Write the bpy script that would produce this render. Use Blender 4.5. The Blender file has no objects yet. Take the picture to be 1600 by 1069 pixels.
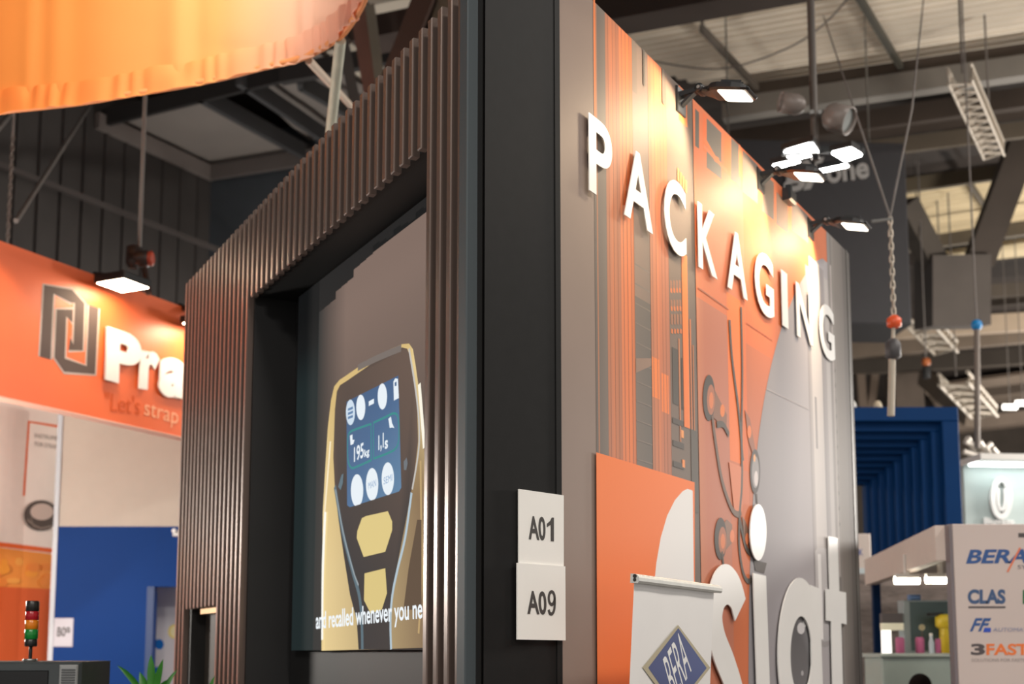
import bpy, math, random
from mathutils import Vector, Matrix
random.seed(7)
C = bpy.context.scene.collection
sc = bpy.context.scene

# ------------------------------------------------------------------ camera, world, exposure, hall lamps
F = 2000.0; PITCH = math.radians(7.0); PY = 774.0; CAMZ = 1.75
cam_d = bpy.data.cameras.new('camera'); cam = bpy.data.objects.new('camera', cam_d); C.objects.link(cam)
cam.location = (0, 0, CAMZ); cam.rotation_euler = (math.radians(90) + PITCH, 0, 0)
cam_d.sensor_width = 36; cam_d.lens = 36 * F / 1600; cam_d.shift_y = (PY - 534.5) / 1600
cam_d.clip_start = 0.05; cam_d.clip_end = 300
cam_d.dof.use_dof = True; cam_d.dof.focus_distance = 4.55; cam_d.dof.aperture_fstop = 2.5
sc.camera = cam
sc.view_settings.view_transform = 'Standard'; sc.view_settings.look = 'None'
sc.view_settings.gamma = 1; sc.view_settings.use_curve_mapping = False
sc.view_settings.exposure = 0.0
w = bpy.data.worlds.new('world'); sc.world = w; w.use_nodes = True
bg = w.node_tree.nodes['Background']; bg.inputs[0].default_value = (1.0, 0.95, 0.90, 1); bg.inputs[1].default_value = 0.70

def area(name, loc, size, power, col, target=None, sizey=None):
    l = bpy.data.lights.new(name, 'AREA'); l.energy = power; l.color = col; l.size = size
    if sizey: l.shape = 'RECTANGLE'; l.size_y = sizey
    o = bpy.data.objects.new(name, l); C.objects.link(o); o.location = loc
    if target is not None:
        o.rotation_euler = (Vector(target) - Vector(loc)).to_track_quat('-Z', 'Y').to_euler()
    return o
WARM = (1.0, 0.93, 0.85)
# high-bay lamps of the hall, all under the roof and above the frame
area('high_bay_lamp', (2.5, -3.0, 9.2), 1.6, 680, WARM)
area('high_bay_lamp', (-3.5, -3.0, 9.2), 1.6, 750, WARM)
area('high_bay_lamp', (7.5, 5.0, 9.2), 1.2, 500, WARM)
area('high_bay_lamp', (10.0, 10.0, 9.2), 1.2, 500, WARM)
def fill_point(loc, power):
    l = bpy.data.lights.new('added_fill_light', 'POINT'); l.energy = power; l.color = WARM; l.shadow_soft_size = 0.4
    o = bpy.data.objects.new('added_fill_light', l); C.objects.link(o); o.location = loc
# unseen point lights added as fill, to brighten the roof, partition and stands
fill_point((9.5, 14, 4.2), 1400); fill_point((13, 23, 4.5), 1500); fill_point((16, 32, 4.5), 1700); fill_point((-5.7, 9.3, 2.7), 620); fill_point((-3.0, 18.5, 4.6), 400)

# ------------------------------------------------------------------ pixel rays and planes
cp, sp = math.cos(PITCH), math.sin(PITCH)
CAM = Vector((0, 0, CAMZ))
def ray(u, v):
    xc = (u - 800) / F; yc = -(v - PY) / F
    return Vector((xc, cp - yc * sp, sp + yc * cp))
def at(u, v, Y):
    d = ray(u, v); return CAM + d * (Y / d.y)
def onz(u, v, z):
    d = ray(u, v); return CAM + d * ((z - CAMZ) / d.z)
class Plane:
    def __init__(s, O, h, lean=0.0):
        s.O = Vector(O); s.h = Vector(h).normalized(); n = Vector((s.h.y, -s.h.x, 0)).normalized()
        s.up = (Vector((0, 0, 1)) + n * lean).normalized(); s.n = s.h.cross(s.up).normalized()
    def px(s, u, v, out=0.0):
        d = ray(u, v); O = s.O + s.n * out
        t = (O - CAM).dot(s.n) / d.dot(s.n); p = CAM + d * t - O
        return (p.dot(s.h), p.dot(s.up))
    def w(s, a, b, out=0.0):
        return s.O + s.h * a + s.up * b + s.n * out
def azim(u):
    d = ray(u, 1019.6); return Vector((d.x, d.y, 0)).normalized()
def flat(p): return Vector((p.x, p.y, 0))

# ------------------------------------------------------------------ materials
def lin(c):
    c /= 255.0
    return c / 12.92 if c <= 0.04045 else ((c + 0.055) / 1.055) ** 2.4
def rgb(r, g, b): return (lin(r), lin(g), lin(b))
MATS = {}
def mat(name, col, rough=0.5, metal=0.0, noise=0.0, scale=8.0, emit=None, estr=0.0, bump=0.0, spec=0.5, trans=0.0, stretch=None):
    if name in MATS: return MATS[name]
    m = bpy.data.materials.new(name); m.use_nodes = True; nt = m.node_tree; b = nt.nodes['Principled BSDF']
    b.inputs['Base Color'].default_value = (*col, 1); b.inputs['Roughness'].default_value = rough
    b.inputs['Metallic'].default_value = metal; b.inputs['Specular IOR Level'].default_value = spec
    if trans: b.inputs['Transmission Weight'].default_value = trans
    if noise or bump:
        tc = nt.nodes.new('ShaderNodeTexCoord'); nz = nt.nodes.new('ShaderNodeTexNoise')
        nz.inputs['Scale'].default_value = scale; nz.inputs['Detail'].default_value = 4
        if stretch:
            mp = nt.nodes.new('ShaderNodeMapping'); mp.inputs['Scale'].default_value = stretch
            nt.links.new(tc.outputs['Object'], mp.inputs[0]); nt.links.new(mp.outputs[0], nz.inputs['Vector'])
        else: nt.links.new(tc.outputs['Object'], nz.inputs['Vector'])
        if noise:
            r = nt.nodes.new('ShaderNodeValToRGB')
            r.color_ramp.elements[0].position = 0.3; r.color_ramp.elements[1].position = 0.7
            r.color_ramp.elements[0].color = (*[c * (1 - noise) for c in col], 1)
            r.color_ramp.elements[1].color = (*[min(1, c * (1 + noise)) for c in col], 1)
            nt.links.new(nz.outputs['Fac'], r.inputs[0]); nt.links.new(r.outputs[0], b.inputs['Base Color'])
        if bump:
            bp = nt.nodes.new('ShaderNodeBump'); bp.inputs['Strength'].default_value = bump; bp.inputs['Distance'].default_value = 0.01
            nt.links.new(nz.outputs['Fac'], bp.inputs['Height']); nt.links.new(bp.outputs[0], b.inputs['Normal'])
    if emit:
        b.inputs['Emission Color'].default_value = (*emit, 1); b.inputs['Emission Strength'].default_value = estr
    MATS[name] = m; return m
def print_mat(name, emis=0.0, rough=0.45):
    m = bpy.data.materials.new(name); m.use_nodes = True; nt = m.node_tree; b = nt.nodes['Principled BSDF']
    a = nt.nodes.new('ShaderNodeVertexColor'); a.layer_name = 'ink'
    b.inputs['Roughness'].default_value = rough
    if emis:
        b.inputs['Base Color'].default_value = (0.01, 0.01, 0.01, 1); b.inputs['Specular IOR Level'].default_value = 0.05
        nt.links.new(a.outputs[0], b.inputs['Emission Color']); b.inputs['Emission Strength'].default_value = emis
    else:
        b.inputs['Specular IOR Level'].default_value = 0.18
        tc = nt.nodes.new('ShaderNodeTexCoord'); nz = nt.nodes.new('ShaderNodeTexNoise'); nz.inputs['Scale'].default_value = 900
        mx = nt.nodes.new('ShaderNodeMix'); mx.data_type = 'RGBA'; mx.blend_type = 'OVERLAY'; mx.inputs[0].default_value = 0.12
        nt.links.new(tc.outputs['Object'], nz.inputs['Vector'])
        nt.links.new(a.outputs[0], mx.inputs[6]); nt.links.new(nz.outputs['Color'], mx.inputs[7]); nt.links.new(mx.outputs[2], b.inputs['Base Color'])
    MATS[name] = m; return m
INK = print_mat('printed_ink', 0.0, 0.6); SCREEN = print_mat('screen_picture', 1.0, 0.8)

black = mat('black_laminate', rgb(24, 24, 24), 0.6, noise=0.1, scale=20, spec=0.15)
recess_black = mat('recess_black', rgb(27, 27, 28), 0.6, noise=0.15, scale=3)
slat_m = mat('slat_brown_metal', rgb(112, 97, 90), 0.32, metal=0.4, noise=0.03, scale=6, stretch=(1, 1, 0.1))
trim_m = mat('grey_metal_trim', rgb(70, 78, 82), 0.62, metal=0.25, noise=0.06, scale=4, stretch=(1, 1, 0.1))
white_p = mat('white_plastic', rgb(236, 234, 229), 0.45, noise=0.02, scale=5)
white_l = mat('white_letter', rgb(228, 227, 225), 0.45, noise=0.015, scale=5)
text_d = mat('dark_print', rgb(62, 58, 56), 0.6, noise=0.05)
lamp_b = mat('lamp_black', rgb(44, 46, 48), 0.32, metal=0.35, noise=0.1, scale=30)
lamp_w = mat('lamp_glow_warm', (1, 1, 1), 0.4, emit=(1.0, 0.88, 0.70), estr=6)
lamp_c = mat('lamp_glow_white', (1, 1, 1), 0.4, emit=(1.0, 0.97, 0.93), estr=40)
steel = mat('brushed_steel', rgb(150, 150, 148), 0.35, metal=0.8, noise=0.1, scale=20)
alu = mat('satin_aluminium', rgb(205, 206, 202), 0.42, metal=0.35, noise=0.05, scale=30)
brass = mat('brass', rgb(225, 195, 150), 0.35, metal=0.5, noise=0.05)
orange_p = mat('orange_panel', rgb(232, 104, 50), 0.42, noise=0.03, scale=2)

# ------------------------------------------------------------------ mesh helpers
class MB:
    def __init__(s): s.v = []; s.f = []; s.c = []; s.sm = []
    def add(s, verts, faces, col=None, smooth=False):
        b = len(s.v); s.v += [Vector(p) for p in verts]
        for f in faces:
            s.f.append([b + i for i in f]); s.sm.append(smooth)
            if col is not None:
                s.c.append([col[i] for i in f] if isinstance(col, list) else [col] * len(f))
        return s
    def prism(s, pts, vec):
        """pts: ring of world points, swept by vec"""
        n = len(pts); vec = Vector(vec)
        a = [Vector(p) for p in pts]; b = [p + vec for p in a]
        fs = [list(range(n))[::-1], list(range(n, 2 * n))] + [[i, (i + 1) % n, n + (i + 1) % n, n + i] for i in range(n)]
        return s.add(a + b, fs)
    def box(s, P, a0, a1, b0, b1, o0, o1, bev=0.0):
        """box in the frame of a plane"""
        if bev <= 0:
            return s.prism([P.w(a0, b0, o0), P.w(a1, b0, o0), P.w(a1, b1, o0), P.w(a0, b1, o0)], P.n * (o1 - o0))
        e = bev
        r0 = [P.w(a0, b0, o0), P.w(a1, b0, o0), P.w(a1, b1, o0), P.w(a0, b1, o0)]
        r1 = [P.w(a0, b0, o1 - e), P.w(a1, b0, o1 - e), P.w(a1, b1, o1 - e), P.w(a0, b1, o1 - e)]
        r2 = [P.w(a0 + e, b0 + e, o1), P.w(a1 - e, b0 + e, o1), P.w(a1 - e, b1 - e, o1), P.w(a0 + e, b1 - e, o1)]
        fs = [[3, 2, 1, 0], [8, 9, 10, 11]]
        for k in (0, 4):
            fs += [[k + i, k + (i + 1) % 4, k + 4 + (i + 1) % 4, k + 4 + i] for i in range(4)]
        return s.add(r0 + r1 + r2, fs)
    def tube(s, pts, r, seg=10, closed=False, cap=True):
        pts = [Vector(p) for p in pts]; n = len(pts); rings = []; vs = []
        rr = r if isinstance(r, (list, tuple)) else [r] * n
        prev = None
        for i, p in enumerate(pts):
            if closed: t = pts[(i + 1) % n] - pts[i - 1]
            else: t = pts[min(i + 1, n - 1)] - pts[max(i - 1, 0)]
            t.normalize()
            if prev is None:
                ref = Vector((0, 0, 1)) if abs(t.z) < 0.9 else Vector((1, 0, 0)); x = t.cross(ref).normalized()
            else: x = (prev - t * prev.dot(t)).normalized()
            prev = x; y = t.cross(x)
            vs += [p + (x * math.cos(2 * math.pi * k / seg) + y * math.sin(2 * math.pi * k / seg)) * rr[i] for k in range(seg)]
        fs = []
        for i in range(n if closed else n - 1):
            j = (i + 1) % n
            fs += [[i * seg + k, i * seg + (k + 1) % seg, j * seg + (k + 1) % seg, j * seg + k] for k in range(seg)]
        s.add(vs, fs, smooth=True)
        if cap and not closed:
            s.add(vs[:seg], [list(range(seg))[::-1]]); s.add(vs[-seg:], [list(range(seg))])
        return s
    def lathe(s, base, axis, prof, seg=20):
        """prof: (distance along axis, radius)"""
        base = Vector(base); axis = Vector(axis).normalized()
        return s.tube2(base, axis, prof, seg)
    def tube2(s, base, t, prof, seg):
        ref = Vector((0, 0, 1)) if abs(t.z) < 0.9 else Vector((1, 0, 0)); x = t.cross(ref).normalized(); y = t.cross(x)
        vs = []; fs = []
        for d, r in prof:
            vs += [base + t * d + (x * math.cos(2 * math.pi * k / seg) + y * math.sin(2 * math.pi * k / seg)) * r for k in range(seg)]
        for i in range(len(prof) - 1):
            fs += [[i * seg + k, i * seg + (k + 1) % seg, (i + 1) * seg + (k + 1) % seg, (i + 1) * seg + k] for k in range(seg)]
        s.add(vs, fs, smooth=True)
        s.add(vs[:seg], [list(range(seg))[::-1]]); s.add(vs[-seg:], [list(range(seg))])
        return s
    def beam(s, A, B, w, h, upv=(0, 0, 1)):
        A = Vector(A); B = Vector(B); t = (B - A).normalized(); x = t.cross(Vector(upv))
        if x.length < 1e-4: x = t.cross(Vector((0, 1, 0)))
        x.normalize(); y = x.cross(t)
        return s.prism([A + x * (-w / 2) + y * (-h / 2), A + x * (w / 2) + y * (-h / 2), A + x * (w / 2) + y * (h / 2), A + x * (-w / 2) + y * (h / 2)], B - A)
WORLD = {}
def link(o, parent, wc):
    WORLD[o.name] = Vector(wc); C.objects.link(o)
    if parent is not None:
        o.parent = parent; o.location = Vector(wc) - WORLD[parent.name]
    else: o.location = wc
    return o
def obj(name, mb, m, parent=None, base=False):
    xs = [p for p in mb.v]
    lo = Vector([min(p[i] for p in xs) for i in range(3)]); hi = Vector([max(p[i] for p in xs) for i in range(3)])
    c = (lo + hi) / 2
    if base: c.z = lo.z
    me = bpy.data.meshes.new(name); me.from_pydata([p - c for p in xs], [], mb.f)
    if mb.c:
        at_ = me.color_attributes.new('ink', 'FLOAT_COLOR', 'CORNER'); k = 0
        for cols in mb.c:
            for col in cols: at_.data[k].color = (*col, 1); k += 1
    if any(mb.sm): me.polygons.foreach_set('use_smooth', mb.sm)
    me.materials.append(m); me.update()
    o = bpy.data.objects.new(name, me)
    return link(o, parent, c)
def thing(name, label, cat, loc, group=None):
    o = bpy.data.objects.new(name, None); o.empty_display_size = 0.1
    link(o, None, loc); o['label'] = label; o['category'] = cat
    if group: o['group'] = group
    return o
def tag(o, label, cat, group=None):
    o['label'] = label; o['category'] = cat
    if group: o['group'] = group
    return o
def struct(name, mb, m, parent=None):
    o = obj(name, mb, m, parent)
    if parent is None: o['kind'] = 'structure'
    return o
def copy_part(src, parent, wc):
    o = src.copy(); return link(o, parent, wc)

_tc = {}
def text_geo(body, bold=0.0, shear=0.0, extrude=0.0, spacing=1.0):
    k = (body, bold, shear, extrude, spacing)
    if k in _tc: return _tc[k]
    cu = bpy.data.curves.new('t', 'FONT'); cu.body = body; cu.offset = bold; cu.shear = shear; cu.extrude = extrude
    cu.space_character = spacing; cu.resolution_u = 6
    o = bpy.data.objects.new('t', cu); me = bpy.data.meshes.new_from_object(o)
    vs = [tuple(v.co) for v in me.vertices]; fs = [list(p.vertices) for p in me.polygons]
    bpy.data.objects.remove(o); bpy.data.curves.remove(cu); bpy.data.meshes.remove(me)
    x0 = min(v[0] for v in vs); x1 = max(v[0] for v in vs); y0 = min(v[1] for v in vs); y1 = max(v[1] for v in vs)
    z0 = min(v[2] for v in vs); z1 = max(v[2] for v in vs); dz = (z1 - z0) or 1
    vs = [((v[0] - x0) / (x1 - x0), (v[1] - y0) / (y1 - y0), (v[2] - z0) / dz) for v in vs]
    _tc[k] = (vs, fs); return _tc[k]
def text_on(mb, P, body, bl, br, tl, o0, o1, col=None, **kw):
    """lettering laid in plane P; bl, br, tl are plane coordinates"""
    vs, fs = text_geo(body, extrude=0.02 if o1 > o0 else 0.0, **kw)
    ex = Vector(br) - Vector(bl); ey = Vector(tl) - Vector(bl)
    out = []
    for x, y, z in vs:
        q = Vector(bl) + ex * x + ey * y; out.append(P.w(q.x, q.y, o0 + (o1 - o0) * z))
    return mb.add(out, fs, col)
def text_px(mb, P, body, bl, br, tl, o0=0.0, o1=0.0, col=None, **kw):
    return text_on(mb, P, body, P.px(*bl), P.px(*br), P.px(*tl), o0, o1, col, **kw)
def stroke(P, pts, width, o0, o1, mb, closed=False):
    pts = [Vector(p) for p in pts]; n = len(pts); L = []; R_ = []
    for i in range(n):
        if closed: t = pts[(i + 1) % n] - pts[i - 1]
        else: t = pts[min(i + 1, n - 1)] - pts[max(i - 1, 0)]
        t.normalize(); nn = Vector((-t.y, t.x)) * (width / 2)
        L.append(pts[i] + nn); R_.append(pts[i] - nn)
    vs = [P.w(q.x, q.y, o1) for q in L] + [P.w(q.x, q.y, o1) for q in R_] + [P.w(q.x, q.y, o0) for q in L] + [P.w(q.x, q.y, o0) for q in R_]
    fs = []
    for i in range(n if closed else n - 1):
        j = (i + 1) % n
        fs += [[n + i, n + j, j, i], [i, j, 2 * n + j, 2 * n + i], [3 * n + i, 3 * n + j, n + j, n + i]]
    if not closed: fs += [[0, 2 * n, 3 * n, n], [n - 1, 2 * n - 1, 4 * n - 1, 3 * n - 1]]
    return mb.add(vs, fs)
def smooth(pts, k=6):
    out = []; n = len(pts)
    for i in range(n - 1):
        p0 = Vector(pts[max(i - 1, 0)]); p1 = Vector(pts[i]); p2 = Vector(pts[i + 1]); p3 = Vector(pts[min(i + 2, n - 1)])
        for j in range(k):
            t = j / k
            out.append(0.5 * ((2 * p1) + (p2 - p0) * t + (2 * p0 - 5 * p1 + 4 * p2 - p3) * t * t + (3 * p1 - p0 - 3 * p2 + p3) * t ** 3))
    out.append(Vector(pts[-1])); return out
class Print:
    """flat print on a plane: every added patch lies a hair above the last"""
    def __init__(s, P, out0=0.0006, step=0.00004): s.P = P; s.o = out0; s.st = step; s.mb = MB()
    def lay(s, pts, col):
        s.mb.add([s.P.w(a, b, s.o) for a, b in pts], [list(range(len(pts)))], col); s.o += s.st
    def px(s, pts, col): s.lay([s.P.px(u, v) for u, v in pts], col)
    def line(s, pts, wid, col, px=True):
        q = [Vector(s.P.px(u, v)) for u, v in pts] if px else [Vector(p) for p in pts]
        L = []; R_ = []; n = len(q)
        for i in range(n):
            t = q[min(i + 1, n - 1)] - q[max(i - 1, 0)]; t.normalize(); nn = Vector((-t.y, t.x)) * (wid / 2)
            L.append(q[i] + nn); R_.append(q[i] - nn)
        vs = [s.P.w(a.x, a.y, s.o) for a in L + R_]
        s.mb.add(vs, [[n + i, n + i + 1, i + 1, i] for i in range(n - 1)], col); s.o += s.st
    def ell(s, cu, cv, ru, rv, col, seg=28):
        s.px([(cu + ru * math.cos(2 * math.pi * k / seg), cv + rv * math.sin(2 * math.pi * k / seg)) for k in range(seg)], col)
    def rect(s, a0, a1, b0, b1, col): s.lay([(a0, b0), (a1, b0), (a1, b1), (a0, b1)], col)
    def text(s, body, bl, br, tl, col, **kw):
        text_px(s.mb, s.P, body, bl, br, tl, s.o, s.o, col, **kw); s.o += s.st

# ================================================================== SETTING
floor_m = mat('grey_carpet', rgb(92, 90, 88), 0.9, noise=0.2, scale=60)
ceil_m = mat('dark_roof_deck', rgb(58, 50, 45), 0.8, noise=0.15, scale=2)
wall_m = mat('dark_hall_wall', rgb(66, 62, 60), 0.8, noise=0.12, scale=1.5)
backw_m = mat('brown_hall_wall', rgb(84, 75, 67), 0.8, noise=0.15, scale=1.2)
m_ = MB(); m_.prism([(-32, -14, -0.1), (32, -14, -0.1), (32, 48, -0.1), (-32, 48, -0.1)], (0, 0, 0.1)); struct('floor', m_, floor_m)
m_ = MB(); m_.prism([(-32, -14, 10.6), (32, -14, 10.6), (32, 48, 10.6), (-32, 48, 10.6)], (0, 0, 0.3)); ceiling = struct('ceiling', m_, ceil_m)
# left hall wall and back wall meet in a corner far behind the orange stand
A_ = flat(onz(150, 180, 10)); B_ = flat(onz(330, 268, 10)); D_ = flat(onz(500, 245, 10))
LW = Plane(B_ + (A_ - B_) * 9, (B_ - A_)); lwl = (A_ - B_).length * 9
m_ = MB(); m_.box(LW, 0, lwl, 0, 10.6, -0.3, 0); wl = struct('wall_left', m_, wall_m)
BW = Plane(B_, (D_ - B_)); bwl = 7.5
m_ = MB(); m_.box(BW, 0, bwl, 0, 10.6, -0.3, 0); wb = struct('wall_back', m_, mat('blue_grey_hall_wall', rgb(58, 64, 70), 0.8, noise=0.12, scale=1.5))
rib0 = None
for k in range(46):
    a = lwl - 0.35 - k * 0.42
    if rib0 is None:
        m_ = MB(); m_.box(LW, a, a + 0.06, 0.1, 9.9, 0, 0.04); rib0 = obj('wall_rib', m_, wall_m, wl)
    else: copy_part(rib0, wl, WORLD[rib0.name] - LW.h * (k * 0.42))
m_ = MB(); m_.prism([(0.5, 46, 0), (32, 46, 0), (32, 46.3, 0), (0.5, 46.3, 0)], (0, 0, 10.6)); struct('wall_far', m_, backw_m)

beam_cols = {}
def bmat(r, g, b):
    k = (r, g, b)
    if k not in beam_cols: beam_cols[k] = mat('roof_paint_%d_%d_%d' % k, rgb(r, g, b), 0.7, noise=0.12, scale=1.5)
    return beam_cols[k]
ntrim = [0]
def roof_beam(a, b, wpx, z, col, h=0.25, zb=None):
    A = onz(*a, z); B = onz(*b, zb if zb else z); wid = wpx / F * (A.y + B.y) / 2
    if b[0] >= 1700: B = A + (B - A) * 1.7          # the members run on to the right past the frame
    ntrim[0] += 1
    m_ = MB(); m_.beam(A, B, wid, h); return struct('trim_%d' % ntrim[0], m_, bmat(*col))
def depth_beam(a, Ya, b, Yb, wpx, col, h=None):
    A = at(*a, Ya); B = at(*b, Yb); wid = wpx / F * (Ya + Yb) / 2; ntrim[0] += 1
    m_ = MB(); m_.beam(A, B, wid, h or wid, (0, -1, 0.2)); return struct('trim_%d' % ntrim[0], m_, bmat(*col))
def sheet(quad, z, n, m, parent, amp=0.07):
    """corrugated roof sheet between four roof points, ribs along its length"""
    q = [onz(u, v, z) for u, v in quad]; m_ = MB()
    if quad[1][0] >= 1720: q[1] = q[0] + (q[1] - q[0]) * 1.7; q[2] = q[3] + (q[2] - q[3]) * 1.7
    vs = []; fs = []
    for k in range(n * 4 + 1):
        t = k / (n * 4); dz = (0, 0, amp, amp)[k % 4]
        L = q[0].lerp(q[3], t); R_ = q[1].lerp(q[2], t)
        vs += [L + Vector((0, 0, dz)), R_ + Vector((0, 0, dz)), L + Vector((0, 0, 0.08)), R_ + Vector((0, 0, 0.08))]
    for k in range(n * 4): fs += [[4 * k, 4 * k + 4, 4 * k + 5, 4 * k + 1], [4 * k + 3, 4 * k + 7, 4 * k + 6, 4 * k + 2]]
    m_.add(vs, fs); return obj('corrugated_sheet', m_, m, parent)
sheet_m = mat('beige_roof_sheet', rgb(222, 212, 196), 0.7, noise=0.08, scale=1)
sheet2_m = mat('yellowish_roof_sheet', rgb(232, 214, 176), 0.7, noise=0.06, scale=1)
sheet3_m = mat('grey_roof_sheet', rgb(142, 135, 130), 0.7, noise=0.06, scale=1)
sheet([(860, 66), (1720, -96), (1720, 64), (1140, 148)], 10.3, 16, sheet_m, ceiling)
sheet([(1395, 306), (1720, 258), (1720, 326), (1395, 377)], 10.3, 10, sheet2_m, ceiling, 0.06)
sheet([(152, 182), (312, 140), (495, 243), (332, 266)], 10.1, 3, sheet3_m, ceiling, 0.01)
sheet([(350, 105), (480, 70), (640, 190), (500, 236)], 10.3, 3, sheet3_m, ceiling, 0.01)
sheet([(480, 90), (640, 40), (720, 130), (560, 190)], 10.4, 3, sheet_m, ceiling, 0.01)
sheet([(560, -20), (720, -60), (760, 0), (600, 40)], 10.4, 3, sheet_m, ceiling, 0.01)
sheet([(1440, 606), (1720, 568), (1720, 615), (1465, 640)], 10.3, 4, mat('pinkish_roof_sheet', rgb(205, 186, 168), 0.7, noise=0.08, scale=1), ceiling, 0.02)
sheet([(1465, 400), (1720, 360), (1720, 388), (1460, 416)], 10.3, 2, sheet2_m, ceiling, 0.02)
# right-hand roof members
roof_beam((880, 30), (1330, -55), 62, 9.9, (56, 47, 42), 0.5)
roof_beam((1130, 150), (1700, 68), 6, 10.0, (66, 56, 48))
roof_beam((1130, 174), (1700, 92), 26, 9.8, (128, 124, 118), 0.3)
roof_beam((1130, 232), (1700, 150), 70, 9.9, (68, 58, 51), 0.3)
roof_beam((1330, 237), (1700, 190), 9, 9.6, (98, 88, 75))
roof_beam((1390, 294), (1700, 250), 10, 9.9, (110, 100, 82))
roof_beam((1390, 388), (1700, 344), 12, 9.8, (110, 102, 90))
roof_beam((1097, -60), (1097, 46), 6, 10.05, (84, 76, 68), 0.1)
roof_beam((1096, 44), (1188, 142), 7, 10.05, (88, 80, 72), 0.1)
roof_beam((1340, -8), (1412, 112), 9, 10.05, (84, 82, 74), 0.1)
roof_beam((1515, 286), (1552, 342), 6, 10.05, (96, 88, 76), 0.1)
roof_beam((1320, 521), (1720, 496), 15, 9.0, (186, 168, 148), 0.4)
roof_beam((1320, 548), (1720, 512), 14, 9.0, (132, 118, 104), 0.4)
roof_beam((1330, 575), (1720, 550), 16, 9.4, (80, 72, 64), 0.4)
roof_beam((1480, 668), (1720, 640), 30, 9.0, (150, 134, 120), 0.4)
roof_beam((1430, 470), (1720, 450), 60, 9.8, (92, 84, 76), 0.3)
depth_beam((1625, 150), 20, (1528, 412), 20.5, 44, (78, 68, 60))
depth_beam((1412, 318), 20, (1462, 416), 20.5, 34, (84, 76, 68))
depth_beam((1487, 404), 20.6, (1487, 512), 20.8, 92, (92, 84, 78))
depth_beam((1340, 530), 34, (1352, 700), 34, 13, (120, 104, 90))
depth_beam((1372, 545), 34, (1352, 700), 34, 12, (120, 104, 90))
depth_beam((1408, 545), 36, (1420, 700), 36, 46, (96, 84, 74))
depth_beam((1446, 590), 34, (1522, 655), 30, 24, (126, 112, 98))
# left-hand roof members
roof_beam((152, 188), (332, 272), 9, 9.9, (120, 112, 108))
roof_beam((145, 190), (470, 108), 8, 10.0, (40, 38, 38))
roof_beam((330, 270), (520, 240), 9, 9.9, (92, 86, 84))
roof_beam((312, 146), (520, 262), 10, 10.0, (66, 66, 68))
roof_beam((372, 120), (545, 238), 9, 10.0, (72, 72, 74))
roof_beam((440, 118), (620, 84), 14, 9.9, (48, 46, 46))
roof_beam((468, 118), (470, 130), 9, 10.0, (60, 60, 62))
roof_beam((470, 128), (560, 180), 10, 10.0, (66, 66, 68))
depth_beam((560, 20), 15, (588, 190), 15, 26, (118, 84, 74))
depth_beam((530, 30), 15.2, (560, 190), 15.2, 18, (84, 82, 80))
depth_beam((578, 10), 14.8, (602, 190), 14.8, 16, (116, 112, 100))
depth_beam((672, -20), 13.5, (590, 190), 13.5, 34, (78, 58, 50))
depth_beam((712, -20), 13.6, (640, 190), 13.6, 34, (112, 104, 90))
roof_beam((560, 60), (760, 20), 60, 9.9, (62, 48, 42), 0.3)

# ================================================================== THE STAND WITH THE SLATTED PORTAL
cr = ray(878, 1019.6); R0 = Vector((cr.x, cr.y, 0)) * (4.5 / cr.y)
R = Plane(R0, azim(1953))
K = Plane(R0, Vector((math.sin(math.radians(41)), math.cos(math.radians(41)), 0)))
kL = K.px(757, 500)[0]
L0 = K.w(kL, 0)
L = Plane(L0, -azim(-240))
HR = R.px(982, 56)[1]; RLEN = R.px(1330, 700)[0]
HL = L.px(550, 176)[1]
booth = thing('exhibition_stand', 'tall dark exhibition stand with ribbed portal front and orange-grey printed side wall', 'stand', tuple(R0))
m_ = MB(); m_.box(R, 0, RLEN, 0, HR, -0.12, 0); gw = obj('graphic_wall', m_, mat('print_base', rgb(134, 116, 106), 0.6, noise=0.03, scale=3, spec=0.2), booth)
e0 = R.px(1326, 700)[0]
m_ = MB(); m_.box(R, RLEN, RLEN + 0.03, 0, HR + 0.004, -0.13, 0.008); obj('end_trim', m_, mat('dark_edge', rgb(58, 54, 50), 0.5), booth)
m_ = MB(); m_.prism([K.w(kL, 0), K.w(-0.03, 0), K.w(-0.03, 0, -0.12), K.w(kL + 0.15, 0, -0.12)], (0, 0, HR)); obj('corner_panel', m_, black, booth)
m_ = MB(); m_.box(K, -0.029, 0.0, 0, HR, -0.05, 0.003); obj('corner_trim', m_, black, booth)

# --- slatted portal front
sJ = L.px(396, 600)[0]; sE = L.px(285, 760)[0]; zLin = L.px(540, 342)[1]; sP = L.px(668, 600)[0]
i0, i13 = L.px(696.4, 40)[0], L.px(528.7, 205)[0]
pitch = (i0 - i13) / 13
SW, SD = pitch * 0.40, 0.034
pb = L.px(458, 700)[0]
# recess depth: shift of the back corner seen past the front jamb
dep = 0.05
while L.px(458, 700, -dep)[0] > sJ and dep < 1.0: dep += 0.002
DEP = dep
n0, n1 = L.px(298, 1000)[0], L.px(344, 1000)[0]; nz = L.px(320, 950)[1]
backing = mat('slat_backing', rgb(26, 24, 23), 0.6)
def part_box(name, a0, a1, b0, b1, o0, o1, m=backing, P=L, parent=booth, bev=0):
    m_ = MB(); m_.box(P, a0, a1, b0, b1, o0, o1, bev); return obj(name, m_, m, parent)
part_box('portal_pier', sE, n0, 0, HL - 0.005, -DEP - 0.1, 0)
part_box('portal_pier', n1, sJ, 0, HL - 0.005, -DEP - 0.1, 0)
part_box('portal_pier', n0, n1, nz, HL - 0.005, -DEP - 0.1, 0)
part_box('niche_back', n0, n1, 0.4, nz, -DEP - 0.1, -0.09, mat('niche_brown', rgb(74, 66, 60), 0.6, noise=0.15, scale=4))
part_box('niche_base', n0, n1, 0, 0.4, -DEP - 0.1, 0)
part_box('niche_lip', L.px(314, 955)[0], n1, nz - 0.035, nz - 0.004, -0.13, 0.004, brass)
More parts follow.
